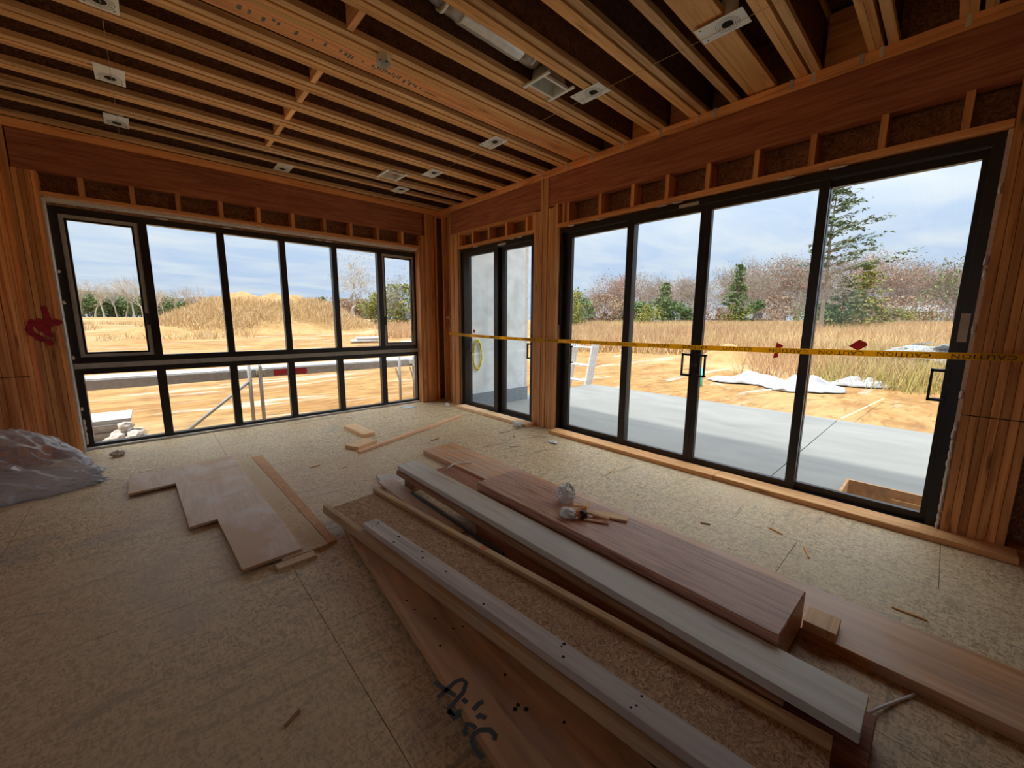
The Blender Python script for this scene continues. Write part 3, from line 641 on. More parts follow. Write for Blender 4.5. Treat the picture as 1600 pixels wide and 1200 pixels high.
# ------------------------------------------------------------------ stepped plywood and strand board offcuts
pl = [(-3.975, -1.40), (-3.245, -1.36), (-3.19, -3.555), (-3.488, -3.565), (-3.515, -2.797), (-3.663, -2.812), (-3.690, -1.845), (-3.969, -1.872)]
tag(build('plywood_sheet', MB().prism(pl, 0.0188, 0.0358), PLY), 'dusty plywood sheet cut with two steps, lying on pale offcuts', 'plywood')
tag(build('strand_board_strip', MB().prism([(-3.30, -1.46), (-3.105, -1.44), (-3.05, -3.575), (-3.30, -3.585)], 0.0, 0.018), OSBP), 'pale strand board strip under the long edge of the stepped plywood', 'strand board')
tag(build('strand_board_strip', MB().prism([(-3.10, -1.45), (-3.008, -1.45), (-2.998, -3.56), (-3.045, -3.562)], 0.0, 0.016), OSBO), 'narrow orange strand board strip outside the pale strip', 'strand board')
tag(build('strand_board_offcut', MB().prism([(-3.34, -3.60), (-3.335, -3.595), (-3.14, -3.592), (-3.142, -3.655), (-3.338, -3.655)], 0.0, 0.018), OSBP), 'small pale strand board piece poking out below the plywood corner', 'strand board')
lumber('lumber_block', 'short fir block lying nearest the window wall', 'block', (-1.925, -1.19, 0.0195), 0.56, 0.155, 0.038, PALE, 'y', 0.03)
lumber('lumber_block', 'short fir block lying against the end of the long stick', 'block', (-2.124, -1.762, 0.0195), 0.29, 0.19, 0.038, PALE, 'x', math.radians(26))
lumber('square_stick', 'long thin pink square stick pointing at the room corner', 'stick', (-1.385, -1.680, 0.0145), 1.83, 0.034, 0.028, PINKW, 'x', math.radians(19.6))

# ------------------------------------------------------------------ lumber pile
lumber('veneer_plank', 'wide orange veneer plank on the floor below the red beam, nearest the sliding doors', 'plank', (-1.567, -4.775, 0.0225), 4.65, 0.375, 0.044, LVLP)
lumber('veneer_plank', 'rough split red brown plank under the red strand beam', 'plank', (-1.95, -4.33, 0.0225), 2.65, 0.30, 0.044, REDD)
d_beam = lumber('strand_beam', 'thick red brown strand beam carrying crumpled wrappers and shims', 'beam', (-1.915, -4.742, 0.130), 1.88, 0.375, 0.168, RED, 'y', -0.016, bev=0.004)
lumber('laminated_beam', 'dark red laminated beam under the grey plank', 'beam', (-2.222, -5.035, 0.050), 1.85, 0.225, 0.099, REDD)
lumber('plank', 'brown plank sandwiched between the grey plank and the laminated beam', 'plank', (-2.243, -4.39, 0.1195), 2.72, 0.184, 0.037, BROWN)
lumber('plank', 'long grey weathered plank on top of the stack beside the red beam', 'plank', (-2.224, -4.475, 0.1575), 2.92, 0.184, 0.037, GREY)
lumber('spacer_block', 'scrap block propping the end of the brown plank', 'block', (-2.25, -3.16, 0.05), 0.10, 0.12, 0.099, BROWN, 'x')
ab = lumber('veneer_board', 'brown veneer board with black letters under the toppled joist', 'board', (-2.885, -4.86, 0.0555), 2.9, 0.36, 0.038, LVLD, 'y', math.radians(-5.4))
for yy, xx in ((-3.65, -2.82), (-5.7, -2.92)): lumber('spacer_block', 'scrap block under the lettered veneer board', 'block', (xx, yy, 0.018), 0.2, 0.07, 0.036, BROWN, 'x', 0, 'scrap blocks under the lettered board')
mk = MB()
for st in ([(-3.096, -4.869), (-3.089, -4.906), (-3.072, -4.965)], [(-3.122, -4.928), (-3.09, -4.925), (-3.041, -4.919), (-3.018, -4.926), (-3.015, -4.948), (-3.044, -4.971), (-3.082, -4.98), (-3.121, -4.991)],
           [(-3.121, -4.991), (-3.119, -5.028), (-3.095, -5.032)], [(-3.121, -4.991), (-3.111, -5.017), (-3.087, -5.021)], [(-3.061, -4.990), (-3.057, -5.012)], [(-3.056, -5.045), (-3.03, -5.041), (-3.013, -5.045)],
           [(-3.065, -5.076), (-3.052, -5.075), (-3.042, -5.097)], [(-3.124, -5.099), (-3.119, -5.084), (-3.1, -5.07), (-3.089, -5.088), (-3.088, -5.101)],
           [(-3.067, -5.167), (-3.055, -5.159), (-3.056, -5.134), (-3.079, -5.114), (-3.103, -5.111), (-3.12, -5.124), (-3.126, -5.15), (-3.126, -5.185)]):
    mk.ribbon(st, 0.016, 0.0751)
mo = build('marker_lettering', mk, MARK, None); mo.parent = ab; mo.matrix_parent_inverse = Matrix.Translation(-Vector(ab.location)); 
# undo the board rotation for the child: bake world placement
mo.matrix_parent_inverse = (Matrix.Translation(ab.location) @ ab.rotation_euler.to_matrix().to_4x4()).inverted(); mo['label'] = 'black marker letters'
nh = MB(); rr = random.Random(11)
for k in range(26):
    t_ = rr.uniform(-1.3, 0.9); s_ = rr.uniform(-0.15, 0.1); ca, sa = math.cos(math.radians(-5.4)), math.sin(math.radians(-5.4))
    xx, yy = -2.885 + s_ * ca + -t_ * sa * -1 * -1, -4.86 + t_ * ca; r_ = rr.uniform(0.004, 0.009); i0 = len(nh.v)
    xx = -2.885 + s_ - t_ * 0.0945 * -1
    for j in range(7): nh.v.append((xx + r_ * math.cos(j * .9), yy + r_ * math.sin(j * .9), 0.0752))
    nh.f.append(tuple(range(i0, i0 + 7)))
no = build('nail_holes', nh, DARK, None); no.parent = ab; no.matrix_parent_inverse = mo.matrix_parent_inverse.copy(); no['kind'] = 'stuff'
# I-joist lying on its side
ang = math.radians(5.5)
def rot2(t_, s_, o=(-2.785, -3.25)):     # t along the joist (towards -y), s across
    dx_, dy_ = math.sin(ang), -math.cos(ang)
    return (o[0] + dx_ * t_ + math.cos(ang) * s_, o[1] + dy_ * t_ + math.sin(ang) * s_)
ij = empty('toppled_i_joist', (*rot2(1.4, 0), 0.0755), 'weathered I-joist lying on its side with strand board web up', 'joist')
def jboard(nm, t0, t1, s, W, z0, z1, mat, p=ij):
    c = rot2((t0 + t1) / 2, s); return board(nm, (*c, (z0 + z1) / 2), t1 - t0, W, z1 - z0, mat, p, 'y', ang, bev=0.002)
jboard('flange', 0.0, 2.75, -0.182, 0.036, 0.0755, 0.133, FLANGEY); jboard('flange', 0.0, 2.66, 0.182, 0.036, 0.0755, 0.133, FLANGEY)
jboard('web', 0.03, 2.66, 0.0, 0.326, 0.100, 0.110, OSBW)
c = rot2(1.16, 0.185); om = build('paint_blot', MB().prism([(c[0] - 0.017, c[1] - 0.02), (c[0] + 0.012, c[1] - 0.024), (c[0] + 0.014, c[1] + 0.018), (c[0] - 0.012, c[1] + 0.022)], 0.1331, 0.1335), ORANGE, ij); om['label'] = 'orange paint blot'
gs = lumber('scarred_timber', 'grey nail scarred stud resting on the edge of the toppled joist', 'stud', (*rot2(1.62, -0.131), 0.153), 2.25, 0.089, 0.037, GREYP, 'y', ang - 0.006)
nh = MB(); 
for k in range(15):
    t_ = rr.choice([0.55, 0.58, 0.56, 0.8, 1.0, 1.05, 1.2, 1.5, 1.9, 2.2, 0.57, 1.3]) + rr.uniform(-0.02, 0.02); xx, yy = rot2(t_, -0.131 + rr.uniform(-0.035, 0.035)); r_ = rr.uniform(0.004, 0.008); i0 = len(nh.v)
    for j in range(7): nh.v.append((xx + r_ * math.cos(j * .9), yy + r_ * math.sin(j * .9), 0.1718))
    nh.f.append(tuple(range(i0, i0 + 7)))
no = build('nail_holes', nh, DARK, None); no.parent = gs; no.matrix_parent_inverse = (Matrix.Translation(gs.location) @ gs.rotation_euler.to_matrix().to_4x4()).inverted(); no['kind'] = 'stuff'
tag(build('plywood_offcut', MB().prism([(-2.375, -2.72), (-2.13, -2.86), (-2.15, -3.06), (-2.335, -3.08), (-2.35, -4.25), (-2.53, -4.20), (-2.46, -3.2)], 0.0, 0.018), GREYP), 'dusty grey plywood offcut between the toppled joist and the stack', 'plywood')
tag(build('plywood_offcut', MB().prism([(-2.44, -2.90), (-2.315, -2.95), (-2.318, -4.05), (-2.47, -4.0)], 0.0185, 0.034), PLY), 'small brown plywood offcut lying on the grey offcut', 'plywood')
tag(build('black_rod', MB().tube([(-2.345, -3.30, 0.0445), (-2.352, -3.75, 0.0445), (-2.36, -4.40, 0.0445)], 0.0100, 8), ROD), 'thin black pipe lying beside the brown plank', 'pipe')
fb = lumber('offcut_block', 'split pale offcut block at the sawn end of the red beam', 'block', (-1.69, -5.745, 0.0655), 0.13, 0.115, 0.040, PALE, 'x', 0.02)
tag(build('frayed_rope', MB().tube([(-1.90, -3.09, 0.049), (-1.83, -3.06, 0.06), (-1.76, -3.03, 0.058), (-1.68, -3.05, 0.055), (-1.61, -3.09, 0.049)], 0.005, 6), PAPER, smooth=True), 'short frayed white rope on the upper end of the orange plank', 'rope')
tag(build('white_cable', MB().tube([(-2.02, -5.935, 0.02), (-1.95, -5.96, 0.012), (-1.86, -6.0, 0.006), (-1.80, -6.03, 0.006), (-1.768, -6.045, 0.006)], 0.0055, 6), PAPER, smooth=True), 'white cable sticking out past the end of the grey plank', 'cable')
# rubbish on the strand beam
zt_ = 0.2145
tag(crumple('plastic_bag', FILM2, (-1.845, -4.43, zt_ - 0.01), (0.055, 0.055, 0.062), 3, sub=4, amp=0.28, freq=1.7), 'crumpled clear plastic bag standing on the red beam', 'bag')
tag(crumple('paper_wrapper', PAPER, (-1.995, -4.57, zt_ - 0.004), (0.042, 0.048, 0.026), 5, sub=4, amp=0.32, freq=2.0), 'crumpled white wrapper on the red beam', 'wrapper')
can = empty('crushed_can', (-1.945, -4.645, zt_), 'small dark crushed can between the wrapper and the shims', 'can')
build('can_body', MB().tube([(-1.965, -4.628, zt_ + 0.024), (-1.932, -4.655, zt_ + 0.024)], 0.023, 14), ROD, can, True); build('can_rim', MB().tube([(-1.970, -4.624, zt_ + 0.024), (-1.965, -4.628, zt_ + 0.024)], 0.024, 14), ORANGE, can)
sh = [('wood_shim', 'tapered wood shim pointing at the plastic bag', (-1.905, -4.555, zt_ + 0.007), 0.15, 0.035, 0.012, -0.92), ('wood_shim', 'small shim piece crossing the shim heap', (-1.845, -4.585, zt_ + 0.026), 0.07, 0.032, 0.020, 0.35),
      ('wood_shim', 'longest flat shim at the free end of the shim heap', (-1.812, -4.740, zt_ + 0.007), 0.20, 0.062, 0.012, -1.15), ('wood_shim', 'narrow shim leaning on the longest shim', (-1.880, -4.700, zt_ + 0.021), 0.14, 0.034, 0.011, -1.35), ('wood_shim', 'thin shim on the near side of the heap', (-1.925, -4.720, zt_ + 0.006), 0.14, 0.02, 0.009, -1.05), ('wood_shim', 'short shim lying behind the crossing piece', (-1.860, -4.560, zt_ + 0.020), 0.09, 0.03, 0.010, -1.0)]
for nm, lb, c, L, W, T, rz in sh: lumber(nm, lb, 'shim', c, L, W, T, PALE, 'x', rz, 'shims on the red beam', bev=0.0015)
# scraps on the floor
def scrap(nm, lb, cat, mat, loc, size, seed): return tag(crumple(nm, mat, loc, size, seed, sub=3, amp=0.5, freq=2.6), lb, cat)
scrap('paper_scrap', 'crumpled white tissue at the end of the narrow door board', 'paper', PAPER, (-0.27, -2.30, 0), (0.05, 0.065, 0.035), 21)
scrap('paper_scrap', 'tiny white scrap in the room corner', 'paper', PAPER, (-0.29, -0.66, 0), (0.03, 0.03, 0.028), 23)
scrap('paper_scrap', 'white fluff on the floor off the end of the fir sill board', 'paper', PAPER, (-0.46, -3.09, 0), (0.03, 0.05, 0.012), 25)
scrap('paper_scrap', 'small pinkish scrap between the window wall and the plywood', 'paper', LABELM, (-4.08, -0.50, 0), (0.05, 0.03, 0.028), 27)
tag(build('wrapper_strip', MB().prism([(-0.90, -0.24), (-0.78, -0.20), (-0.66, -0.34), (-0.80, -0.42)], 0.0, 0.006), PAPERB), 'flat pale blue wrapper under the window wall', 'wrapper')
tag(build('frayed_twine', MB().tube([(-0.33, -2.42, 0.004), (-0.45, -2.36, 0.004), (-0.52, -2.42, 0.004), (-0.66, -2.38, 0.004)], 0.004, 5), LABELM), 'loose frayed twine trailing from the white tissue', 'twine')
for k, (xx, yy, a) in enumerate(((-0.72, -4.02, 0.3), (-0.62, -2.60, 1.0), (-0.95, -5.55, 0.4), (-1.05, -5.0, 2.0), (-0.80, -5.35, 1.2), (-1.4, -2.1, 0.2), (-2.5, -2.3, 0.7), (-0.9, -2.9, 2.4), (-1.2, -6.0, 1.6), (-3.5, -4.6, 0.5), (-2.7, -2.1, 0.1))):
    lumber('wood_splinter', 'small wood splinter dropped on the bare floor', 'splinter', (xx, yy, 0.004), 0.06 + 0.03 * (k % 3), 0.010, 0.006, BROWN if k % 2 else FIR_HI, 'x', a, 'splinters on the floor', bev=0)
# clear plastic sheet heap
bm = bmesh.new(); bmesh.ops.create_icosphere(bm, subdivisions=6, radius=1.0)
for v in bm.verts:
    d = v.co.normalized(); q = Vector((d.x * 1.1, d.y * 1.1, d.z * 1.1)) * 1.5
    n1 = noise.fractal(q + Vector((5, 2, 1)), 1.0, 2.0, 3); rg = abs(noise.noise(Vector((d.x * 3.2 + d.y * 1.5, d.y * 5.5, d.z * 5.5)) + Vector((9, 1, 4)))) ; rg2 = abs(noise.noise(q * 4.2))
    s = 1 + 0.16 * n1 - 0.20 * rg + 0.07 * (0.5 - rg2)
    px = d.x; taper = 1 - 0.52 * max(0, px) ** 1.5
    v.co = Vector((d.x * 0.66 * s * (1.04 if px > 0 else 1.0), d.y * 0.50 * s * taper, max(-0.02, d.z) * 0.47 * s * taper * (1 - 0.25 * max(0, px))))
    if v.co.z < 0.0: v.co.z = 0.0
me = bpy.data.meshes.new('plastic_sheet'); bm.to_mesh(me); bm.free(); me.materials.append(FILM); me.polygons.foreach_set('use_smooth', [True] * len(me.polygons))
bag = bpy.data.objects.new('plastic_sheet', me); bag.location = (-4.74, -0.98, 0.001); bag.rotation_euler = (0, 0, math.radians(-24)); COL.objects.link(bag)
tag(bag, 'heap of clear crinkled plastic sheeting on the floor by the left studs', 'plastic sheet')

# ------------------------------------------------------------------ barrier tape across the doors
tp = [(-0.43, 1.158), (-0.735, 1.148), (-1.5, 1.133), (-2.37, 1.127), (-2.9, 1.131), (-3.6, 1.132), (-4.44, 1.136), (-5.2, 1.148), (-6.0, 1.166), (-6.30, 1.174), (-7.5, 1.20)]
def tz(y):
    for (a, za_), (b, zb_) in zip(tp[:-1], tp[1:]):
        if b <= y <= a: return za_ + (zb_ - za_) * (y - a) / (b - a)
    return tp[-1][1]
tape = MB(); X_T = -0.076; i0 = 0
ys = np.linspace(-0.43, -7.5, 90)
for y in ys:
    z = tz(y); tw = 0.004 * math.sin(y * 2.2); tape.v += [(X_T - 0.0006 + tw, y, z - 0.021), (X_T - 0.0006 - tw, y, z + 0.021), (X_T + 0.0002 + tw, y, z - 0.021), (X_T + 0.0002 - tw, y, z + 0.021)]
for i in range(len(ys) - 1):
    a = 4 * i; tape.f += [(a, a + 1, a + 5, a + 4), (a + 2, a + 6, a + 7, a + 3), (a + 1, a + 3, a + 7, a + 5), (a, a + 4, a + 6, a + 2)]
tp_o = tag(build('barrier_tape', tape, YEL), 'yellow and black warning tape stretched across both sliding doors', 'tape')
def word(txt, yc, flip):
    cu = bpy.data.curves.new('word', 'FONT'); cu.body = txt; cu.size = 0.048; cu.align_x = 'CENTER'; cu.align_y = 'CENTER'; cu.space_character = 1.12; cu.resolution_u = 2
    tmp = bpy.data.objects.new('tmp', cu); COL.objects.link(tmp); dg = bpy.context.evaluated_depsgraph_get(); me = bpy.data.meshes.new_from_object(tmp.evaluated_get(dg)); bpy.data.objects.remove(tmp)
    sx = 1.1
    for v in me.vertices:
        a, b = v.co.x * sx, v.co.y * 0.82
        if flip: a, b = -a, -b
        y = yc - a; v.co = (X_T - 0.0036 - 0.004 * abs(math.sin(y * 2.2)), y, tz(y) + b)     # reads from inside the room
    me.materials.clear(); me.materials.append(INK); o = bpy.data.objects.new('lettering', me); COL.objects.link(o); o.parent = tp_o; o.matrix_parent_inverse = Matrix.Translation(-Vector(tp_o.location)); return o
for yc in (-0.9, -1.25, -1.6, -1.95, -2.3, -2.68, -3.03, -3.38, -3.73, -4.08, -4.43, -4.78): word('DANGER', yc, False)
for yc in (-5.14, -5.46, -5.78, -6.12, -6.42): word('CAUTION', yc, True)
def red_marker(label, pts, x=0.0252):
    m_ = MB(); n = len(pts); m_.v = [(x, y, z) for y, z in pts] + [(x - 0.0006, y, z) for y, z in pts]
    m_.f = [tuple(range(n)), tuple(range(n, 2 * n))[::-1]] + [(i, (i + 1) % n, n + (i + 1) % n, n + i) for i in range(n)]
    return tag(build('red_tape_piece', m_, REDT), label, 'tape')
red_marker('bent red tape piece on the third big pane behind the yellow tape', [(-5.020, 1.075), (-5.055, 1.085), (-5.052, 1.145), (-5.085, 1.18), (-5.045, 1.20), (-5.035, 1.21), (-5.028, 1.15)])
red_marker('red tape rectangle on the last big pane just above the yellow tape', [(-5.480, 1.195), (-5.535, 1.165), (-5.585, 1.205), (-5.575, 1.225), (-5.535, 1.245)], 0.0715)
red_marker('small round red sticker on the first pane of the narrow door', [(-0.972 + 0.028 * math.cos(a), 1.205 + 0.028 * math.sin(a)) for a in np.linspace(0, 5.4, 12)])

# ------------------------------------------------------------------ outside
def terr(x, y):
    d = math.hypot(x + 2, y + 3); ss = lambda a, b: (lambda t: t * t * (3 - 2 * t))(max(0, min(1, (d - a) / (b - a))))
    z = -0.36 + 1.15 * ss(14, 50) + 1.0 * ss(60, 130)
    if d > 9: z += 0.10 * noise.noise(Vector((x * 0.16, y * 0.16, 0)))
    return z + 0.03 * noise.noise(Vector((x * 0.9, y * 0.9, 3)))
g = MB()
r_list = [0, 3, 5, 7, 9, 11, 13, 15, 17.5, 20, 23, 26, 30, 34, 38, 43, 48, 54, 60, 68, 78, 90, 105, 125, 150, 190, 260, 400]
NA = 120
g.v.append((-2, -3, -0.36))
for r in r_list[1:]:
    for k in range(NA):
        a = 2 * math.pi * k / NA; px, py = -2 + r * math.cos(a), -3 + r * math.sin(a); g.v.append((px, py, terr(px, py)))
for k in range(NA): g.f.append((0, 1 + k, 1 + (k + 1) % NA))
for i in range(len(r_list) - 2):
    for k in range(NA):
        a = 1 + i * NA; g.f.append((a + k, a + NA + k, a + NA + (k + 1) % NA, a + (k + 1) % NA))
# the pit beside the patio door needs its own depth: the sand sits below the pit floor there
tag(build('ground', g, SAND, smooth=True, origin=(0, 0, 0)), kind='structure')

patio = empty('patio', (2.1, -4.0, -0.13), kind='structure')
PZ0, PZ1 = -0.34, -0.12
for (x0, x1, y0, y1) in ((0.132, 4.05, -4.955, -0.30), (1.07, 4.05, -12.0, -4.965), (0.132, 1.07, -5.47, -4.965)):
    bx('concrete_slab', x0, x1, y0, y1, PZ0, PZ1, CONC, patio)
pit = empty('form_pit', (0.6, -6.4, -0.36), 'plywood lined pit beside the patio doors', 'pit')
bx('form_panel', 1.045, 1.069, -7.4, -5.472, -0.33, -0.105, PITPLY, pit); bx('form_panel', 0.14, 1.044, -5.494, -5.472, -0.33, -0.105, PITPLY, pit)
bx('form_panel', 0.14, 1.044, -7.4, -7.38, -0.33, -0.105, PITPLY, pit); bx('cleat', 1.02, 1.044, -6.02, -5.80, -0.30, -0.19, PITPLY, pit); bx('pit_floor', 0.14, 1.044, -7.38, -5.495, -0.35, -0.331, DEBRIS, pit)
pw = tag(bx('wall_porch', 0.131, 1.56, -0.60, -0.46, -0.12, 3.149, STUCCO), kind='structure')
bx('base_band', 0.131, 1.575, -0.606, -0.6005, -0.12, 0.13, BASEG, pw)
bx('corner_trim', 1.50, 1.562, -0.604, -0.601, 0.13, 3.1, WHITE, pw)
# coil of yellow cord hung on the porch wall
cc = MB(); pts = []
for k in range(90):
    a = k * 0.42; pts.append((0.345 + (0.085 + 0.012 * math.sin(k * 1.3)) * math.cos(a), -0.625 - 0.02 * (k / 90) - 0.008 * math.sin(k), 0.80 + (0.25 + 0.02 * math.sin(k * 0.7)) * math.sin(a)))
cc.tube(pts, 0.008, 6); tag(build('coiled_cord', cc, CORD, smooth=True), 'coil of yellow cord hanging on the porch wall behind the narrow door', 'cord')
# white frames stacked upright past the patio corner
for k in range(4):
    x0 = 4.12 + 0.085 * k; lean = 0.30
    t = empty('leaning_frame', (x0, 0.2, -0.36), 'white metal frame leaning in a row past the far patio corner', 'frame', 'white frames past the patio corner')
    for yy in (-0.02, 0.62):
        build('upright', MB().tube([(x0, yy, -0.34), (x0 + lean, yy, 0.86)], 0.024, 6), SIDING, t)
    for z_ in (-0.1, 0.28, 0.72): build('rung', MB().tube([(x0 + lean * (z_ + .34) / 1.2, -0.02, z_), (x0 + lean * (z_ + .34) / 1.2, 0.62, z_)], 0.017, 6), SIDING, t)

# scaffold plank and tubes outside the window
sc = empty('scaffold', (-2.0, 1.6, -0.36), 'low aluminium scaffold plank on tube legs outside the window', 'scaffold')
pk_ = bx('plank', -6.2, 0.36, 1.16, 1.62, 0.50, 0.62, PLANKM, sc); bx('plank_edge', -6.2, 0.36, 1.14, 1.16, 0.478, 0.60, STEEL, pk_)
ed = bx('stamp_band', -2.33, -1.85, 1.136, 1.1395, 0.492, 0.585, REDP, pk_); ed['label'] = 'maroon printed band'
for (xx, yy) in ((-2.66, 1.20), (-2.52, 1.205), (-0.21, 1.20), (0.09, 1.20), (-6.0, 1.3)): build('leg_tube', MB().tube([(xx, yy - 0.09 if yy < 1.5 else yy, -0.37), (xx, yy - 0.09 if yy < 1.5 else yy, 0.86)], 0.026, 10), STEEL, sc, True)
build('brace_tube', MB().tube([(-3.62, 1.11, -0.32), (-2.64, 1.11, 0.46)], 0.023, 10), STEEL, sc, True)
for xx in (-2.52, 0.06): build('coupler', MB().box(xx - 0.05, xx + 0.07, 1.06, 1.14, 0.53, 0.60).box(xx - 0.02, xx + 0.02, 1.05, 1.07, 0.48, 0.66), GALV, sc)
for xx in (0.09, -0.21): build('gusset', MB().tube([(xx, 1.11, 0.18), (xx - 0.04, 1.12, 0.34), (xx - 0.07, 1.13, 0.46)], 0.014, 8), STEEL, sc)
# stacked white siding and rubble by the wall
for k in range(6):
    w_ = 0.9 - 0.06 * (k % 3)
    tag(bx('siding_board', -6.2, -4.06 - 0.03 * (k % 4) + 0.06 * (k == 5), 1.55 + 0.05 * (k % 2), 2.5 - 0.1 * (k % 3), -0.33 + 0.055 * k, -0.33 + 0.055 * k + 0.05, SIDING), 'white siding board in the stack on the sand outside the window', 'siding board', 'stacked white siding boards')
k = 0
for row, (n_, z_) in enumerate(((4, -0.36), (3, -0.25), (2, -0.14), (1, -0.04))):
    for i in range(n_):
        for j in range(max(1, 4 - row)):
            a = -4.30 + 0.16 * (i - 0.5 * row) + 0.16 * row + rr.uniform(-.02, .02); b = 0.62 + 0.17 * j + 0.09 * row + rr.uniform(-.02, .02); k += 1
            tag(crumple('rubble_lump', RUBBLE, (a, b, z_), (0.072, 0.074, 0.052), 40 + k, sub=2, amp=0.5, flat=False), 'pale rubble lump heaped against the siding stack', 'rubble', 'rubble by the siding stack')

def heap(name, cx, cy, rx, ry, h, mat, label, cat, seed, n=44, flat=0.0, rot=0.0, rough_=0.22):
    m_ = MB(); ca, sa = math.cos(rot), math.sin(rot)
    for i in range(n + 1):
        for j in range(n + 1):
            u, v = i / n * 2 - 1, j / n * 2 - 1; r = math.hypot(u, v)
            k = max(0.0, 1 - r) ; k = k * k * (3 - 2 * k) if r < 1 else 0.0
            k = min(k, 1 - flat) / (1 - flat)
            x_, y_ = cx + (u * rx) * ca - (v * ry) * sa, cy + (u * rx) * sa + (v * ry) * ca
            z_ = terr(x_, y_) - 0.06 + h * k * (1 + rough_ * noise.fractal(Vector((x_ * 2.2 / rx * 3, y_ * 2.2 / ry * 3, seed)) * 0.5, 1, 2, 4)) + 0.12 * (k > 0) * min(1, k * 4) * noise.noise(Vector((x_, y_, seed)))
            m_.v.append((x_, y_, z_))
    for i in range(n):
        for j in range(n):
            a = i * (n + 1) + j; m_.f.append((a, a + n + 1, a + n + 2, a + 1))
    o = build(name, m_, mat, smooth=True); tag(o, label, cat)
    return o
heap('sand_mound', 4.9, 37.3, 10.5, 8.5, 3.0, MOUND, 'large sand mound overgrown with dry grass beyond the window', 'mound', 3, n=56, flat=0.18, rot=-0.5)
heap('sand_mound', -3.2, 30.0, 3.2, 2.0, 0.75, MOUND, 'low bare sand pile at the foot of the overgrown mound', 'mound', 8)
heap('sand_mound', 15.4, 0.6, 2.3, 1.7, 0.75, MOUND, 'small orange sand pile in the field beyond the patio', 'mound', 11)
# tarps
def tarp(name, cx, cy, lx, ly, h, rot, seed, label):
    m_ = MB(); nx, ny = 46, 22; ca, sa = math.cos(rot), math.sin(rot)
    for i in range(nx + 1):
        for j in range(ny + 1):
            u, v = i / nx * 2 - 1, j / ny * 2 - 1
            edge = 1 + 0.25 * noise.noise(Vector((u * 2.2, v * 2.2, seed)))
            x0, y0 = u * lx * edge, v * ly * edge * (1 - 0.35 * abs(u))
            x_, y_ = cx + x0 * ca - y0 * sa, cy + x0 * sa + y0 * ca
            k = max(0, 1 - max(abs(u), abs(v)) ** 3)
            m_.v.append((x_, y_, terr(x_, y_) + 0.04 + h * k * (0.35 + 1.1 * abs(noise.noise(Vector((u * 1.8, v * 1.3, seed + 2)))) + 0.12 * noise.noise(Vector((u * 6, v * 4, seed))))))
    for i in range(nx):
        for j in range(ny):
            a = i * (ny + 1) + j; m_.f.append((a, a + ny + 1, a + ny + 2, a + 1))
    o = build(name, m_, TARP, smooth=True); tag(o, label, 'tarp'); mod = o.modifiers.new('thick', 'SOLIDIFY'); mod.thickness = 0.01; return o
tarp('tarpaulin', 9.4, -2.05, 0.95, 0.55, 0.30, -0.9, 4, 'white tarpaulin heap on the sand nearest the turquoise pipe')
tarp('tarpaulin', 9.1, -3.45, 0.85, 0.80, 0.36, -0.8, 9, 'largest white tarpaulin crumpled on the sand beyond the patio')
tarp('tarpaulin', 10.9, -4.45, 0.75, 0.34, 0.26, -1.0, 14, 'narrow white tarpaulin end beside the tall grass')
tag(build('marker_pipe', MB().tube([(7.35, -1.52, -0.36), (7.33, -1.52, 0.14)], 0.05, 10), TEAL, smooth=True), 'turquoise pipe stub standing in the sand beyond the patio', 'pipe')
tag(build('thin_pole', MB().tube([(4.1, -4.99, -0.11), (8.3, -5.15, -0.30)], 0.012, 6), PALE), 'pale pole lying on the sand off the patio joint', 'pole')
# scrap heap
for k in range(16):
    a, b = 16.6 + rr.uniform(-0.9, 0.9), -5.9 + rr.uniform(-0.9, 0.7); L_ = rr.uniform(0.6, 1.5)
    o = board('scrap_sheet', (a, b, terr(a, b) + 0.25 + rr.uniform(0, 0.7)), L_, rr.uniform(0.10, 0.4), 0.05, DEBRIS if k % 5 else SIDING, None, 'x', rr.uniform(0, 3.1), rr.uniform(-.5, .5), rr.uniform(-.35, .35))
    tag(o, 'grey scrap panel in the tangled scrap heap in the tall grass', 'scrap', 'scrap heap panels')
tag(crumple('scrap_mound', DEBRIS, (16.3, -5.7, terr(16.3, -5.7) - 0.1), (1.3, 1.6, 0.45), 77, sub=4, amp=0.3), 'grey rubbish mound under the scrap panels', 'rubbish')
for k in range(9):
    y0 = 20.0 + 0.20 * (k % 5); zz = terr(7, 20) + 0.14 + 0.17 * (k // 5)
    tag(build('white_pipe', MB().tube([(5.9 + 0.07 * k, y0, zz), (7.7 + 0.05 * k, y0, zz)], 0.085, 8), SIDING, smooth=True), 'white plastic pipe in the bundle at the edge of the sand', 'pipe', 'bundle of white pipes')
for k in range(3):
    tag(build('white_pipe', MB().tube([(8.9, 18.6 + 0.25 * k, terr(9, 18) + 0.12), (10.6, 17.4 + 0.25 * k, terr(10, 17) + 0.12)], 0.07, 8), SIDING, smooth=True), 'thin white plastic pipe lying apart from the bundle', 'pipe', 'loose white pipes')

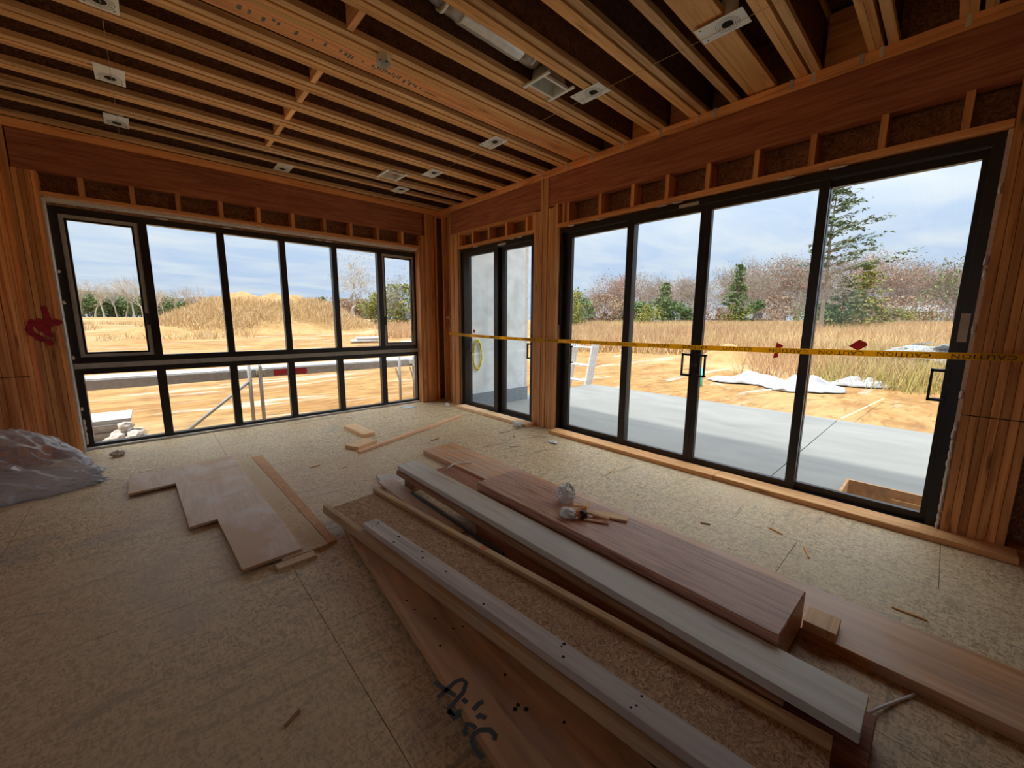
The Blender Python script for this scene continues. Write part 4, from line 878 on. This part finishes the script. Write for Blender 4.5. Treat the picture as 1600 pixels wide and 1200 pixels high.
# ------------------------------------------------------------------ vegetation
def raw(name, V, F, mat):
    me = bpy.data.meshes.new(name); me.vertices.add(len(V)); me.vertices.foreach_set('co', np.asarray(V, dtype=np.float32).ravel())
    F = np.asarray(F, dtype=np.int32); k = F.shape[1]; me.loops.add(F.size); me.loops.foreach_set('vertex_index', F.ravel())
    me.polygons.add(len(F)); me.polygons.foreach_set('loop_start', np.arange(0, F.size, k, dtype=np.int32)); me.update(calc_edges=True); me.materials.append(mat); return me
nr = np.random.default_rng(4)
def grass(name, pts, hmin, hmax, wid, blades, mat, label, lean=0.35, spread=0.25):
    P = np.repeat(np.asarray(pts, dtype=float), blades, 0); n = len(P)
    P[:, :2] += nr.normal(0, spread, (n, 2)); h = nr.uniform(hmin, hmax, n); a = nr.uniform(0, 2 * np.pi, n); w = wid * nr.uniform(0.6, 1.4, n)
    lx, ly = nr.normal(0, lean, n) * h, nr.normal(0, lean, n) * h
    V = np.empty((n, 3, 3)); V[:, 0] = P + np.c_[np.cos(a) * w, np.sin(a) * w, np.full(n, -0.05)]; V[:, 1] = P - np.c_[np.cos(a) * w, np.sin(a) * w, np.full(n, 0.05)]; V[:, 2] = P + np.c_[lx, ly, h]
    F = np.arange(3 * n).reshape(n, 3); o = bpy.data.objects.new(name, raw(name, V.reshape(-1, 3), F, mat)); COL.objects.link(o)
    return tag(o, label, 'grass', kind='stuff')
def scatter(n, fn):
    out = []
    while len(out) < n:
        p = fn()
        if p: out.append((p[0], p[1], terr(p[0], p[1])))
    return out
CX, CY = -3.73, -5.97
def polar(a0, a1, d0, d1, dens=1.0):
    a = math.radians(nr.uniform(a0, a1)); d = math.sqrt(nr.uniform(d0 * d0, d1 * d1)); return CX + d * math.cos(a), CY + d * math.sin(a)
def clump(f, keep=0.0, sc=0.22, seed=0):
    def h():
        p = f(); return p if noise.noise(Vector((p[0] * sc, p[1] * sc, seed))) > keep else None
    return h
grass('dry_grass', scatter(5200, clump(lambda: polar(-2, 44, 22, 56), -0.4)), 0.4, 1.0, 0.022, 16, DRYG, 'tall dry tan grass covering the field beyond the patio')
grass('russet_brush', scatter(3000, clump(lambda: polar(-2, 44, 23, 48), -0.05, 0.10, 5)), 0.4, 1.0, 0.022, 16, BRUSH, 'russet weed brush among the dry grass beyond the patio')
grass('verge_grass', scatter(900, clump(lambda: polar(-5, 9, 14.5, 26), -0.25, 0.5, 2)), 0.2, 0.8, 0.013, 16, GREENG, 'yellow green grass round the scrap heap')
grass('verge_weeds', scatter(420, clump(lambda: polar(-4, 16, 15, 24), -0.1, 0.5, 12)), 0.3, 1.0, 0.012, 16, BRUSH, 'brown seed weeds round the scrap heap')
grass('field_weeds', scatter(1100, clump(lambda: polar(62, 104, 33, 62), 0.0, 0.12, 7)), 0.15, 0.5, 0.03, 14, DRYG, 'low dry weeds across the sand field beyond the window')
mpts = []
mo_ = bpy.data.objects['sand_mound'].data; ml_ = bpy.data.objects['sand_mound'].location
for v in mo_.vertices:
    p = v.co + ml_; k = p.z - terr(p.x, p.y)
    if 0.2 < k < 2.5 and noise.noise(Vector((p.x * 0.25, p.y * 0.25, 4))) > -0.28: mpts += [(p.x + nr.normal(0, .3), p.y + nr.normal(0, .2), p.z)] * 1
grass('mound_grass', mpts, 0.2, 0.6, 0.022, 30, DRYG, 'dry grass growing over the large sand mound', spread=0.35)
grass('edge_weeds', scatter(700, clump(lambda: polar(50, 66, 32, 48), -0.3, 0.2, 3)), 0.3, 0.8, 0.025, 14, BRUSH, 'brown weeds behind the white pipe bundle')

def tree_mesh(seed, H, levels=5, bark=BARKG, leaf=None, leaf_n=0, leaf_s=0.16, spread=0.6, r0=0.16, up=0.25, kids=(3, 4), min_r=0.011, fork=0.35, cap=2600):
    r = random.Random(seed); seg = []; tips = []
    def grow(p, d, L, rad, lev):
        n = 3; q = p
        for i in range(n):
            d = (d + Vector((r.gauss(0, .10), r.gauss(0, .10), r.gauss(0, .06) + up * 0.05))).normalized(); e = q + d * (L / n)
            ra = max(min_r, rad * (1 - 0.45 * i / n)); rb = max(min_r, rad * (1 - 0.45 * (i + 1) / n)); seg.append((q, e, ra, rb)); q = e
            if lev > 0 and (i > 0 or lev < levels) and (lev < levels or i >= 1):
                for _ in range(1 if lev == levels else r.randint(1, 2)):
                    a = r.uniform(0, 6.28); s = d.orthogonal().normalized(); s.rotate(Matrix.Rotation(a, 3, d)); nd = (d * (1 - spread) + s * spread + Vector((0, 0, up * 0.4))).normalized()
                    grow(q, nd, L * r.uniform(0.5, 0.75), rb * 0.6, lev - 1)
        if lev > 0:
            for _ in range(r.randint(*kids) - 1):
                a = r.uniform(0, 6.28); s = d.orthogonal().normalized(); s.rotate(Matrix.Rotation(a, 3, d)); nd = (d * (1 - spread * .7) + s * spread * .8 + Vector((0, 0, up * .4))).normalized()
                grow(q, nd, L * r.uniform(0.55, 0.8), rb * 0.7, lev - 1)
        else: tips.append(q)
    grow(Vector((0, 0, -0.2)), Vector((r.gauss(0, .05), r.gauss(0, .05), 1)).normalized(), H * fork, r0, levels)
    top = max(s[1].z for s in seg); sc_ = H / top
    if len(seg) > cap: seg = seg[:300] + r.sample(seg[300:], cap - 300)
    V = np.empty((len(seg), 6, 3)); F = []
    for i, (a, b, ra, rb) in enumerate(seg):
        t = (b - a).normalized(); s = t.orthogonal().normalized(); u = t.cross(s)
        for j in range(3):
            w = s * math.cos(j * 2.094) + u * math.sin(j * 2.094); V[i, j] = a * sc_ + w * ra; V[i, 3 + j] = b * sc_ + w * rb
            F.append((6 * i + j, 6 * i + (j + 1) % 3, 6 * i + 3 + (j + 1) % 3, 6 * i + 3 + j))
    tr = raw('trunk', V.reshape(-1, 3), F, bark); lf = None
    if leaf is not None:
        T = np.array([tuple(t * sc_) for t in tips]); idx = nr.integers(0, len(T), leaf_n); P = T[idx] + nr.normal(0, 0.22, (leaf_n, 3)); lf = leafmesh(P, leaf_s, leaf)
    return tr, lf
def leafmesh(P, s, mat, flat=1.0):
    n = len(P); A = nr.normal(0, 1, (n, 3)); B = nr.normal(0, 1, (n, 3)); A[:, 2] *= flat; B[:, 2] *= flat
    A /= np.linalg.norm(A, axis=1)[:, None]; B /= np.linalg.norm(B, axis=1)[:, None]; k = (s * nr.uniform(.6, 1.4, n))[:, None]
    V = np.stack([P - A * k * .5, P + A * k * .5, P + B * k], 1); return raw('foliage', V.reshape(-1, 3), np.arange(3 * n).reshape(n, 3), mat)
def mass_mesh(seed, H, R, leaf, n, s, bark=BARKD, cone=0.0):
    r = np.random.default_rng(seed); cl = []
    for _ in range(16):
        h = r.uniform(0.15, 0.92); rr_ = R * ((1 - h) * cone + (1 - cone) * math.sqrt(max(0.05, 1 - (2 * h - 0.9) ** 2))); a = r.uniform(0, 6.28); d = rr_ * math.sqrt(r.uniform(0, .8)); cl.append((d * math.cos(a), d * math.sin(a), h * H, rr_ * 0.42 + 0.1))
    cl = np.array(cl); i = r.integers(0, 16, n); P = cl[i, :3] + r.normal(0, 1, (n, 3)) * cl[i, 3:4] * np.array([.6, .6, .55]); P[:, 2] = np.clip(P[:, 2], 0.02, H)
    m_ = MB().tube([(0, 0, -0.2), (0.05, 0, H * .5), (0, 0.04, H * .9)], 0.08, 5, radii=[0.09, 0.06, 0.02])
    return m_.mesh('trunk', bark), leafmesh(P, s, leaf)
def conifer_mesh(seed, H, R, leaf, whorls=16, per=7, tilt=0.15, start=0.2, lop=0.0, s=0.3, flatness=0.35, bark=BARKD, nleaf=34):
    r = random.Random(seed); m_ = MB().tube([(0, 0, -0.3), (0.06, 0, H * .35), (-.05, .08, H * .7), (0, 0, H)], .1, 7, radii=[H * .014, H * .011, H * .007, 0.015]); P = []
    for k in range(whorls):
        h = start + (1 - start) * (k / (whorls - 1)) ** 0.9; rad = R * (1 - h) ** 0.75 * r.uniform(0.7, 1.15) + 0.25
        for _ in range(per):
            a = r.uniform(0, 6.28); L_ = rad * r.uniform(0.6, 1.1) * (1 + lop * math.cos(a - 5.6)); b = Vector((0, 0, h * H)); e = b + Vector((math.cos(a) * L_, math.sin(a) * L_, L_ * tilt + r.gauss(0, .1)))
            mid = b.lerp(e, .5) + Vector((0, 0, L_ * .06)); m_.tube([b, mid, e], .02, 3, False, radii=[H * .004 + .008, .014, .006])
            for q_ in range(int(nleaf * max(.3, L_ / R))):
                t_ = r.uniform(0.3, 1.05); c_ = b.lerp(e, t_); P.append((c_.x + r.gauss(0, .16), c_.y + r.gauss(0, .16), c_.z + r.gauss(0, .07)))
    return m_.mesh('trunk', bark), leafmesh(np.array(P), s, leaf, flatness)

LAB = {'w': ('pale bare birch like tree at the far edge of the sand field', 'tree', 'pale bare trees at the far field edge'), 'b': ('bare grey tree in the wood line beyond the patio field', 'tree', 'bare grey wood line trees'),
       'p': ('tree with sparse pink red leaves in the wood line beyond the patio field', 'tree', 'pink red wood line trees'), 'o': ('tree with sparse tan leaves in the wood line beyond the patio field', 'tree', 'tan wood line trees'),
       'g': ('dark green evergreen shrub mass at the foot of the distant trees', 'shrub', 'evergreen understorey'), 'n': ('russet brown shrub mass at the foot of the distant trees', 'shrub', 'russet understorey'),
       'r': ('dull red shrub mass on the far horizon beyond the sand field', 'shrub', 'red horizon shrubs'), 'y': ('yellow green shrub at the foot of the wood line', 'shrub', 'yellow green understorey')}
PRO = {'w': [tree_mesh(s_, 11, 3, BARKW, None, min_r=.018, r0=.24, spread=.40, fork=.42) for s_ in (1, 2, 3)],
       'b': [tree_mesh(s_, 9, 5, BARKG, None, min_r=.016, kids=(2, 3), spread=.55, fork=.3) for s_ in (11, 12, 13)],
       'p': [tree_mesh(s_, 9, 5, BARKG, LEAFP, 1100, .15, min_r=.016, kids=(2, 3), spread=.55, fork=.3) for s_ in (21, 22)],
       'o': [tree_mesh(s_, 9, 5, BARKG, LEAFO, 800, .15, min_r=.016, kids=(2, 3), spread=.55, fork=.3) for s_ in (31, 32)],
       'g': [mass_mesh(41, 4, 2.0, LEAFG, 2600, .26, cone=.6), mass_mesh(42, 4, 2.2, LEAFG, 2600, .26, cone=.2)],
       'n': [mass_mesh(51, 4, 2.4, LEAFN, 1500, .20), mass_mesh(52, 4, 2.2, LEAFN, 1500, .20)], 'r': [mass_mesh(61, 4, 2.6, LEAFN, 1500, .3)], 'y': [mass_mesh(71, 4, 2.2, LEAFY, 1500, .22)]}
BASEH = {'w': 11, 'b': 9, 'p': 9, 'o': 9, 'g': 4, 'n': 4, 'r': 4, 'y': 4}
NAMES = {'w': 'bare_tree', 'b': 'bare_tree', 'p': 'autumn_tree', 'o': 'autumn_tree', 'g': 'evergreen_shrub', 'n': 'brown_shrub', 'r': 'red_shrub', 'y': 'yellow_shrub'}
def plant(name, x, y, h, tm, lab, sc_, rz, wide=1.0):
    t = empty(name, (x, y, terr(x, y)), *lab)
    for nm, me in zip(('trunk', 'foliage'), tm):
        if me is None: continue
        o = bpy.data.objects.new(nm, me); COL.objects.link(o); o.parent = t; o.scale = (sc_ * wide, sc_ * wide, sc_); o.rotation_euler = (0, 0, rz)
    return t
TREES = [(-20.4,172.9,'w',10.9),(-18.3,173.9,'w',10.5),(-15.1,170,'w',10.5),(-12.3,155.7,'w',11),(-10.1,168.8,'w',11.5),(-8.2,166.4,'w',12.9),(-6.1,157.3,'w',12.1),(-4.1,156.8,'w',11.3),(-1.1,145.3,'w',8.8),(.3,148.4,'w',8.1),(3,153.9,'w',9.5),(6.6,151.1,'w',9.6),(9.6,145.5,'w',9.5),
 (-24.3,199.8,'r',7.3),(-20.5,184.7,'g',8.1),(-19.4,189.8,'r',8.7),(-17.2,182.2,'n',8.1),(-16,180.6,'g',8.2),(-15,190.4,'g',7.8),(-12.3,175.5,'g',6.7),(-11,178.5,'n',7.8),(-9.5,176.1,'g',6.5),(-7.7,176.9,'n',8.1),(-5.7,168.6,'g',7),(-4,182.6,'g',7.4),(-1.9,180.5,'g',8.1),(-.4,167.7,'n',6.6),(1.4,175.1,'g',7.1),(3,162.1,'g',5.9),(4.1,161.9,'g',5.2),(6.1,162.8,'n',6.3),(8.4,165.9,'g',5.3),(8.9,156,'n',6.6),(11.5,158.5,'g',6.1),(12.4,152.8,'g',5.4),(14.3,153.6,'r',5.7),
 (39.1,182.1,'g',8.7),(38.8,170.9,'g',6.6),(40.3,167.5,'r',6.3),(44.1,173,'g',6.4),(45,167.6,'r',7),(46,162.9,'r',7.9),(48.4,163,'g',8.5),(53.2,170.2,'n',6.6),(53.8,164.3,'r',6.7),(52.5,153.2,'r',7.8),(58.8,163.9,'n',8.2),(60.9,162.2,'r',7.3),(61.9,157.9,'r',8.1),(64.1,157,'r',6.9),(62.4,146.5,'n',6.8),(70.3,158.3,'r',7.6),(68.9,149.2,'g',7.7),(72.6,151.1,'r',7.4),
 (42.2,32.2,'p',4.3),(42.2,30.1,'p',5.3),(43.5,28.9,'p',5.8),(51.7,33.4,'o',7.1),(53,32.4,'p',8.8),(45.9,25.4,'p',8.1),(45.6,23.6,'p',7),(48.6,23.3,'b',7.9),(54.7,25.8,'o',9.1),(55.2,23.5,'b',7.8),(56.3,22.7,'b',7.7),(50.7,18.8,'b',6.3),(56.5,19.6,'p',8.1),(56.4,17.7,'b',8.3),(62.4,18.7,'p',9.8),(66.1,18,'o',9.5),(59.8,14.5,'b',10),(60,12.8,'b',9.2),(71.3,15.2,'o',10.3),(67.3,12.8,'b',10.8),(64.2,10.6,'b',10.3),(69.8,9.9,'p',11.4),(67.2,8,'o',10.9),(64.1,6.1,'p',9.8),(70,6.3,'p',9.9),(81.4,6.3,'b',12.3),(75.8,4.2,'p',11.5),(70.5,2.3,'p',10.9),(75.9,2.1,'o',11),(80.1,1.5,'p',10.2),(83.5,.7,'o',10.2),(80.8,-1.1,'p',10.2),(75.4,-2.2,'p',8.9),(77.8,-3.5,'o',8.2),(90.6,-3.9,'b',8.5),(80.1,-5.4,'b',7.8),(90.4,-6.5,'o',9.3),(78.9,-7.6,'b',8),
 (57,44,'b',7.3),(55.2,39.4,'b',6.5),(58.2,38.6,'b',6.9),(60.7,37.3,'p',6.8),(61,34.7,'b',7.1),(60.3,31.5,'b',7.7),(63,30.5,'p',8.4),(67.5,30.2,'p',7.6),(72.6,30,'p',9.1),(72.4,27.3,'p',7.5),(72.6,24.9,'b',8.4),(77.4,24.4,'b',9.5),(73.3,20.6,'b',8.9),(79.5,20.4,'b',9.6),(78.7,17.9,'p',9.4),(83.7,17.1,'b',9.9),(79.8,14,'b',8.3),(87.6,13.7,'p',9.9),(89.4,11.9,'b',9.5),(90.1,10,'b',9.5),(84.9,7.3,'b',9.3),(87.2,5.8,'b',9.2),(91.2,4.4,'b',9.2),(99.3,3.4,'b',9.3),(91,.9,'b',9.9),(101.1,-.2,'b',10.1),(99.7,-2,'b',10.7),(100.3,-3.7,'b',9.7),(105.2,-5.3,'b',9.5),(107.7,-6.9,'b',11),(109.6,-8.6,'p',11),
 (34.4,25.8,'y',3.7),(35.5,24.3,'g',3.3),(38.4,23.1,'n',3.9),(40.6,22.5,'n',3.2),(42.1,21.2,'g',3.2),(39.5,17.9,'y',2.6),(46,18.1,'g',3.3),(43,15,'g',2.3),(44.6,13.9,'n',2.8),(47.2,12.6,'n',2.3),(48.8,11.7,'y',2.7),(53.2,10.7,'g',3.3),(49.7,8.6,'n',2.2),(53.1,7.9,'n',3.7),(54.2,5.6,'y',3),(54.3,4.1,'g',3),(61.3,4,'n',3.5),(57.8,2,'n',3.6),(64.2,1.1,'g',3.2),(61.4,-.5,'n',3.6),(61.2,-2,'y',2.3),(64.4,-2.9,'n',3.8),(67.1,-4.3,'y',2.3),(67.8,-6.2,'n',2.7),(67.2,-7.4,'n',2.6)]
tr_ = random.Random(2)
for k, (x, y, kd, h) in enumerate(TREES):
    lst = PRO[kd]; plant(NAMES[kd], x, y, h, lst[k % len(lst)], LAB[kd], h / BASEH[kd], tr_.uniform(0, 6.28), tr_.uniform(0.95, 1.35))
plant('bare_tree', 13.2, 38.9, 9, tree_mesh(91, 9.0, 5, BARKW, None, min_r=.02, r0=.30, spread=.55, fork=.34, kids=(2, 3)), ('lone pale bare tree standing between the mound and the green bushes', 'tree'), 1.0, 0.6)
plant('bare_tree', 20.6, 38.9, 7, tree_mesh(92, 7.4, 5, BARKG, None, min_r=.016, r0=.14, spread=.6, fork=.3, kids=(2, 3)), ('thin bare tree rising behind the yellow green bushes', 'tree'), 1.0, 0.2)
for (x, y, h, m_, lb) in ((16.8, 41.2, 3.9, mass_mesh(81, 4, 2.0, LEAFY, 2400, .2), 'yellow green bush nearest the lone bare tree'), (20.2, 40.5, 5.0, mass_mesh(82, 4, 2.2, LEAFY, 2400, .22), 'golden green bush between two others by the field edge'), (23.2, 39.5, 5.2, mass_mesh(83, 4, 1.9, LEAFG, 2400, .2), 'taller green bush at the end of the bush row')):
    plant('bush', x, y, h, m_, (lb, 'bush'), h / 4, 0.3)
plant('conifer', 35.2, 0.9, 11, conifer_mesh(5, 11.2, 4.8, LEAFC, 15, 6, .24, .40, .55, .24, .3, BARKG, 80), ('tall open conifer with flat layered branches before the wood line', 'tree'), 1.0, 0.0)
plant('dead_snag', 34.6, 1.6, 6, tree_mesh(95, 6.0, 4, BARKG, None, min_r=.014, r0=.1, spread=.65, fork=.3, kids=(2, 3)), ('bare branching snag at the foot of the tall conifer', 'tree'), 1.0, 0.4)
plant('cedar', 41.5, -0.8, 6, conifer_mesh(6, 5.6, 2.3, LEAFY, 13, 7, .2, .08, 0, .24, .6), ('broad yellow green cedar beside the tall conifer', 'tree'), 1.0, 0.5)
plant('cedar', 38.8, 0.2, 4, conifer_mesh(16, 4.4, 2.0, LEAFG, 12, 7, .2, .05, 0, .22, .6), ('low dark green cedar under the tall conifer', 'tree'), 1.0, 0.9)
plant('cedar', 48.9, 11.7, 7, conifer_mesh(7, 7.2, 1.7, LEAFG, 16, 8, .25, .06, 0, .24, .7), ('slim dark green cone shaped cedar in the wood line', 'tree'), 1.0, 0.5)
plant('cedar', 42.5, 17.6, 5, conifer_mesh(17, 5.0, 2.0, LEAFG, 13, 8, .2, .06, 0, .24, .7), ('round topped dark cedar left of the slim cedar in the wood line', 'tree'), 1.0, 0.2)
plant('evergreen_bush', 27.8, 19.6, 4.4, mass_mesh(85, 4, 1.7, LEAFY, 3000, .17, cone=.45), ('bright green bush by the white frames in the field', 'bush'), 1.05, 0.5)
plant('ivy_tree', 50.5, -6.3, 6, tree_mesh(97, 6.8, 4, BARKD, LEAFG, 700, .2, min_r=.02, r0=.2, spread=.6, fork=.4), ('ivy covered crooked tree by the last door frame', 'tree'), 1.0, 0.5)

# far houses
def house(x, y, w, d, h, rh, rz, label):
    t = empty('house', (x, y, terr(x, y) - 0.3), label, 'house')
    R_ = Matrix.Rotation(rz, 4, 'Z'); t.rotation_euler = (0, 0, rz)
    def part(nm, m_, mat):
        o = bpy.data.objects.new(nm, m_.mesh(nm, mat)); COL.objects.link(o); o.parent = t; return o
    part('wall', MB().box(-w / 2, w / 2, -d / 2, d / 2, 0, h), HWALL)
    m_ = MB(); e = 0.4; m_.v = [(-w / 2 - e, -d / 2 - e, h), (w / 2 + e, -d / 2 - e, h), (w / 2 + e, d / 2 + e, h), (-w / 2 - e, d / 2 + e, h), (-w / 2 - e, 0, h + rh), (w / 2 + e, 0, h + rh)]
    m_.f = [(0, 1, 5, 4), (2, 3, 4, 5), (1, 2, 5), (3, 0, 4), (0, 3, 2, 1)]; rf_ = part('roof', m_, ROOF)
    for k in range(3): part('window', MB().box(-w / 2 + w * (k + .5) / 3 - .5, -w / 2 + w * (k + .5) / 3 + .5, -d / 2 - 0.04, -d / 2 - 0.001, 1.0, 2.1), HWIN)
    ch_ = part('chimney', MB().box(w * .28, w * .28 + .6, -.3, .3, h + rh * .4, h + rh + .6), HWALL); ch_.parent = rf_
house(44.6, 27.4, 5.0, 6, 1.5, 0.7, -1.0, 'low grey roofed house between the bright bush and the first tall trees')
house(52.6, 12.6, 6.0, 6, 1.3, 0.9, -1.25, 'grey shingled house below the slim dark cedar')
house(72.0, -0.2, 8.0, 6, 2.2, 0.9, -1.5, 'long dark roofed house behind the yellow green cedar')
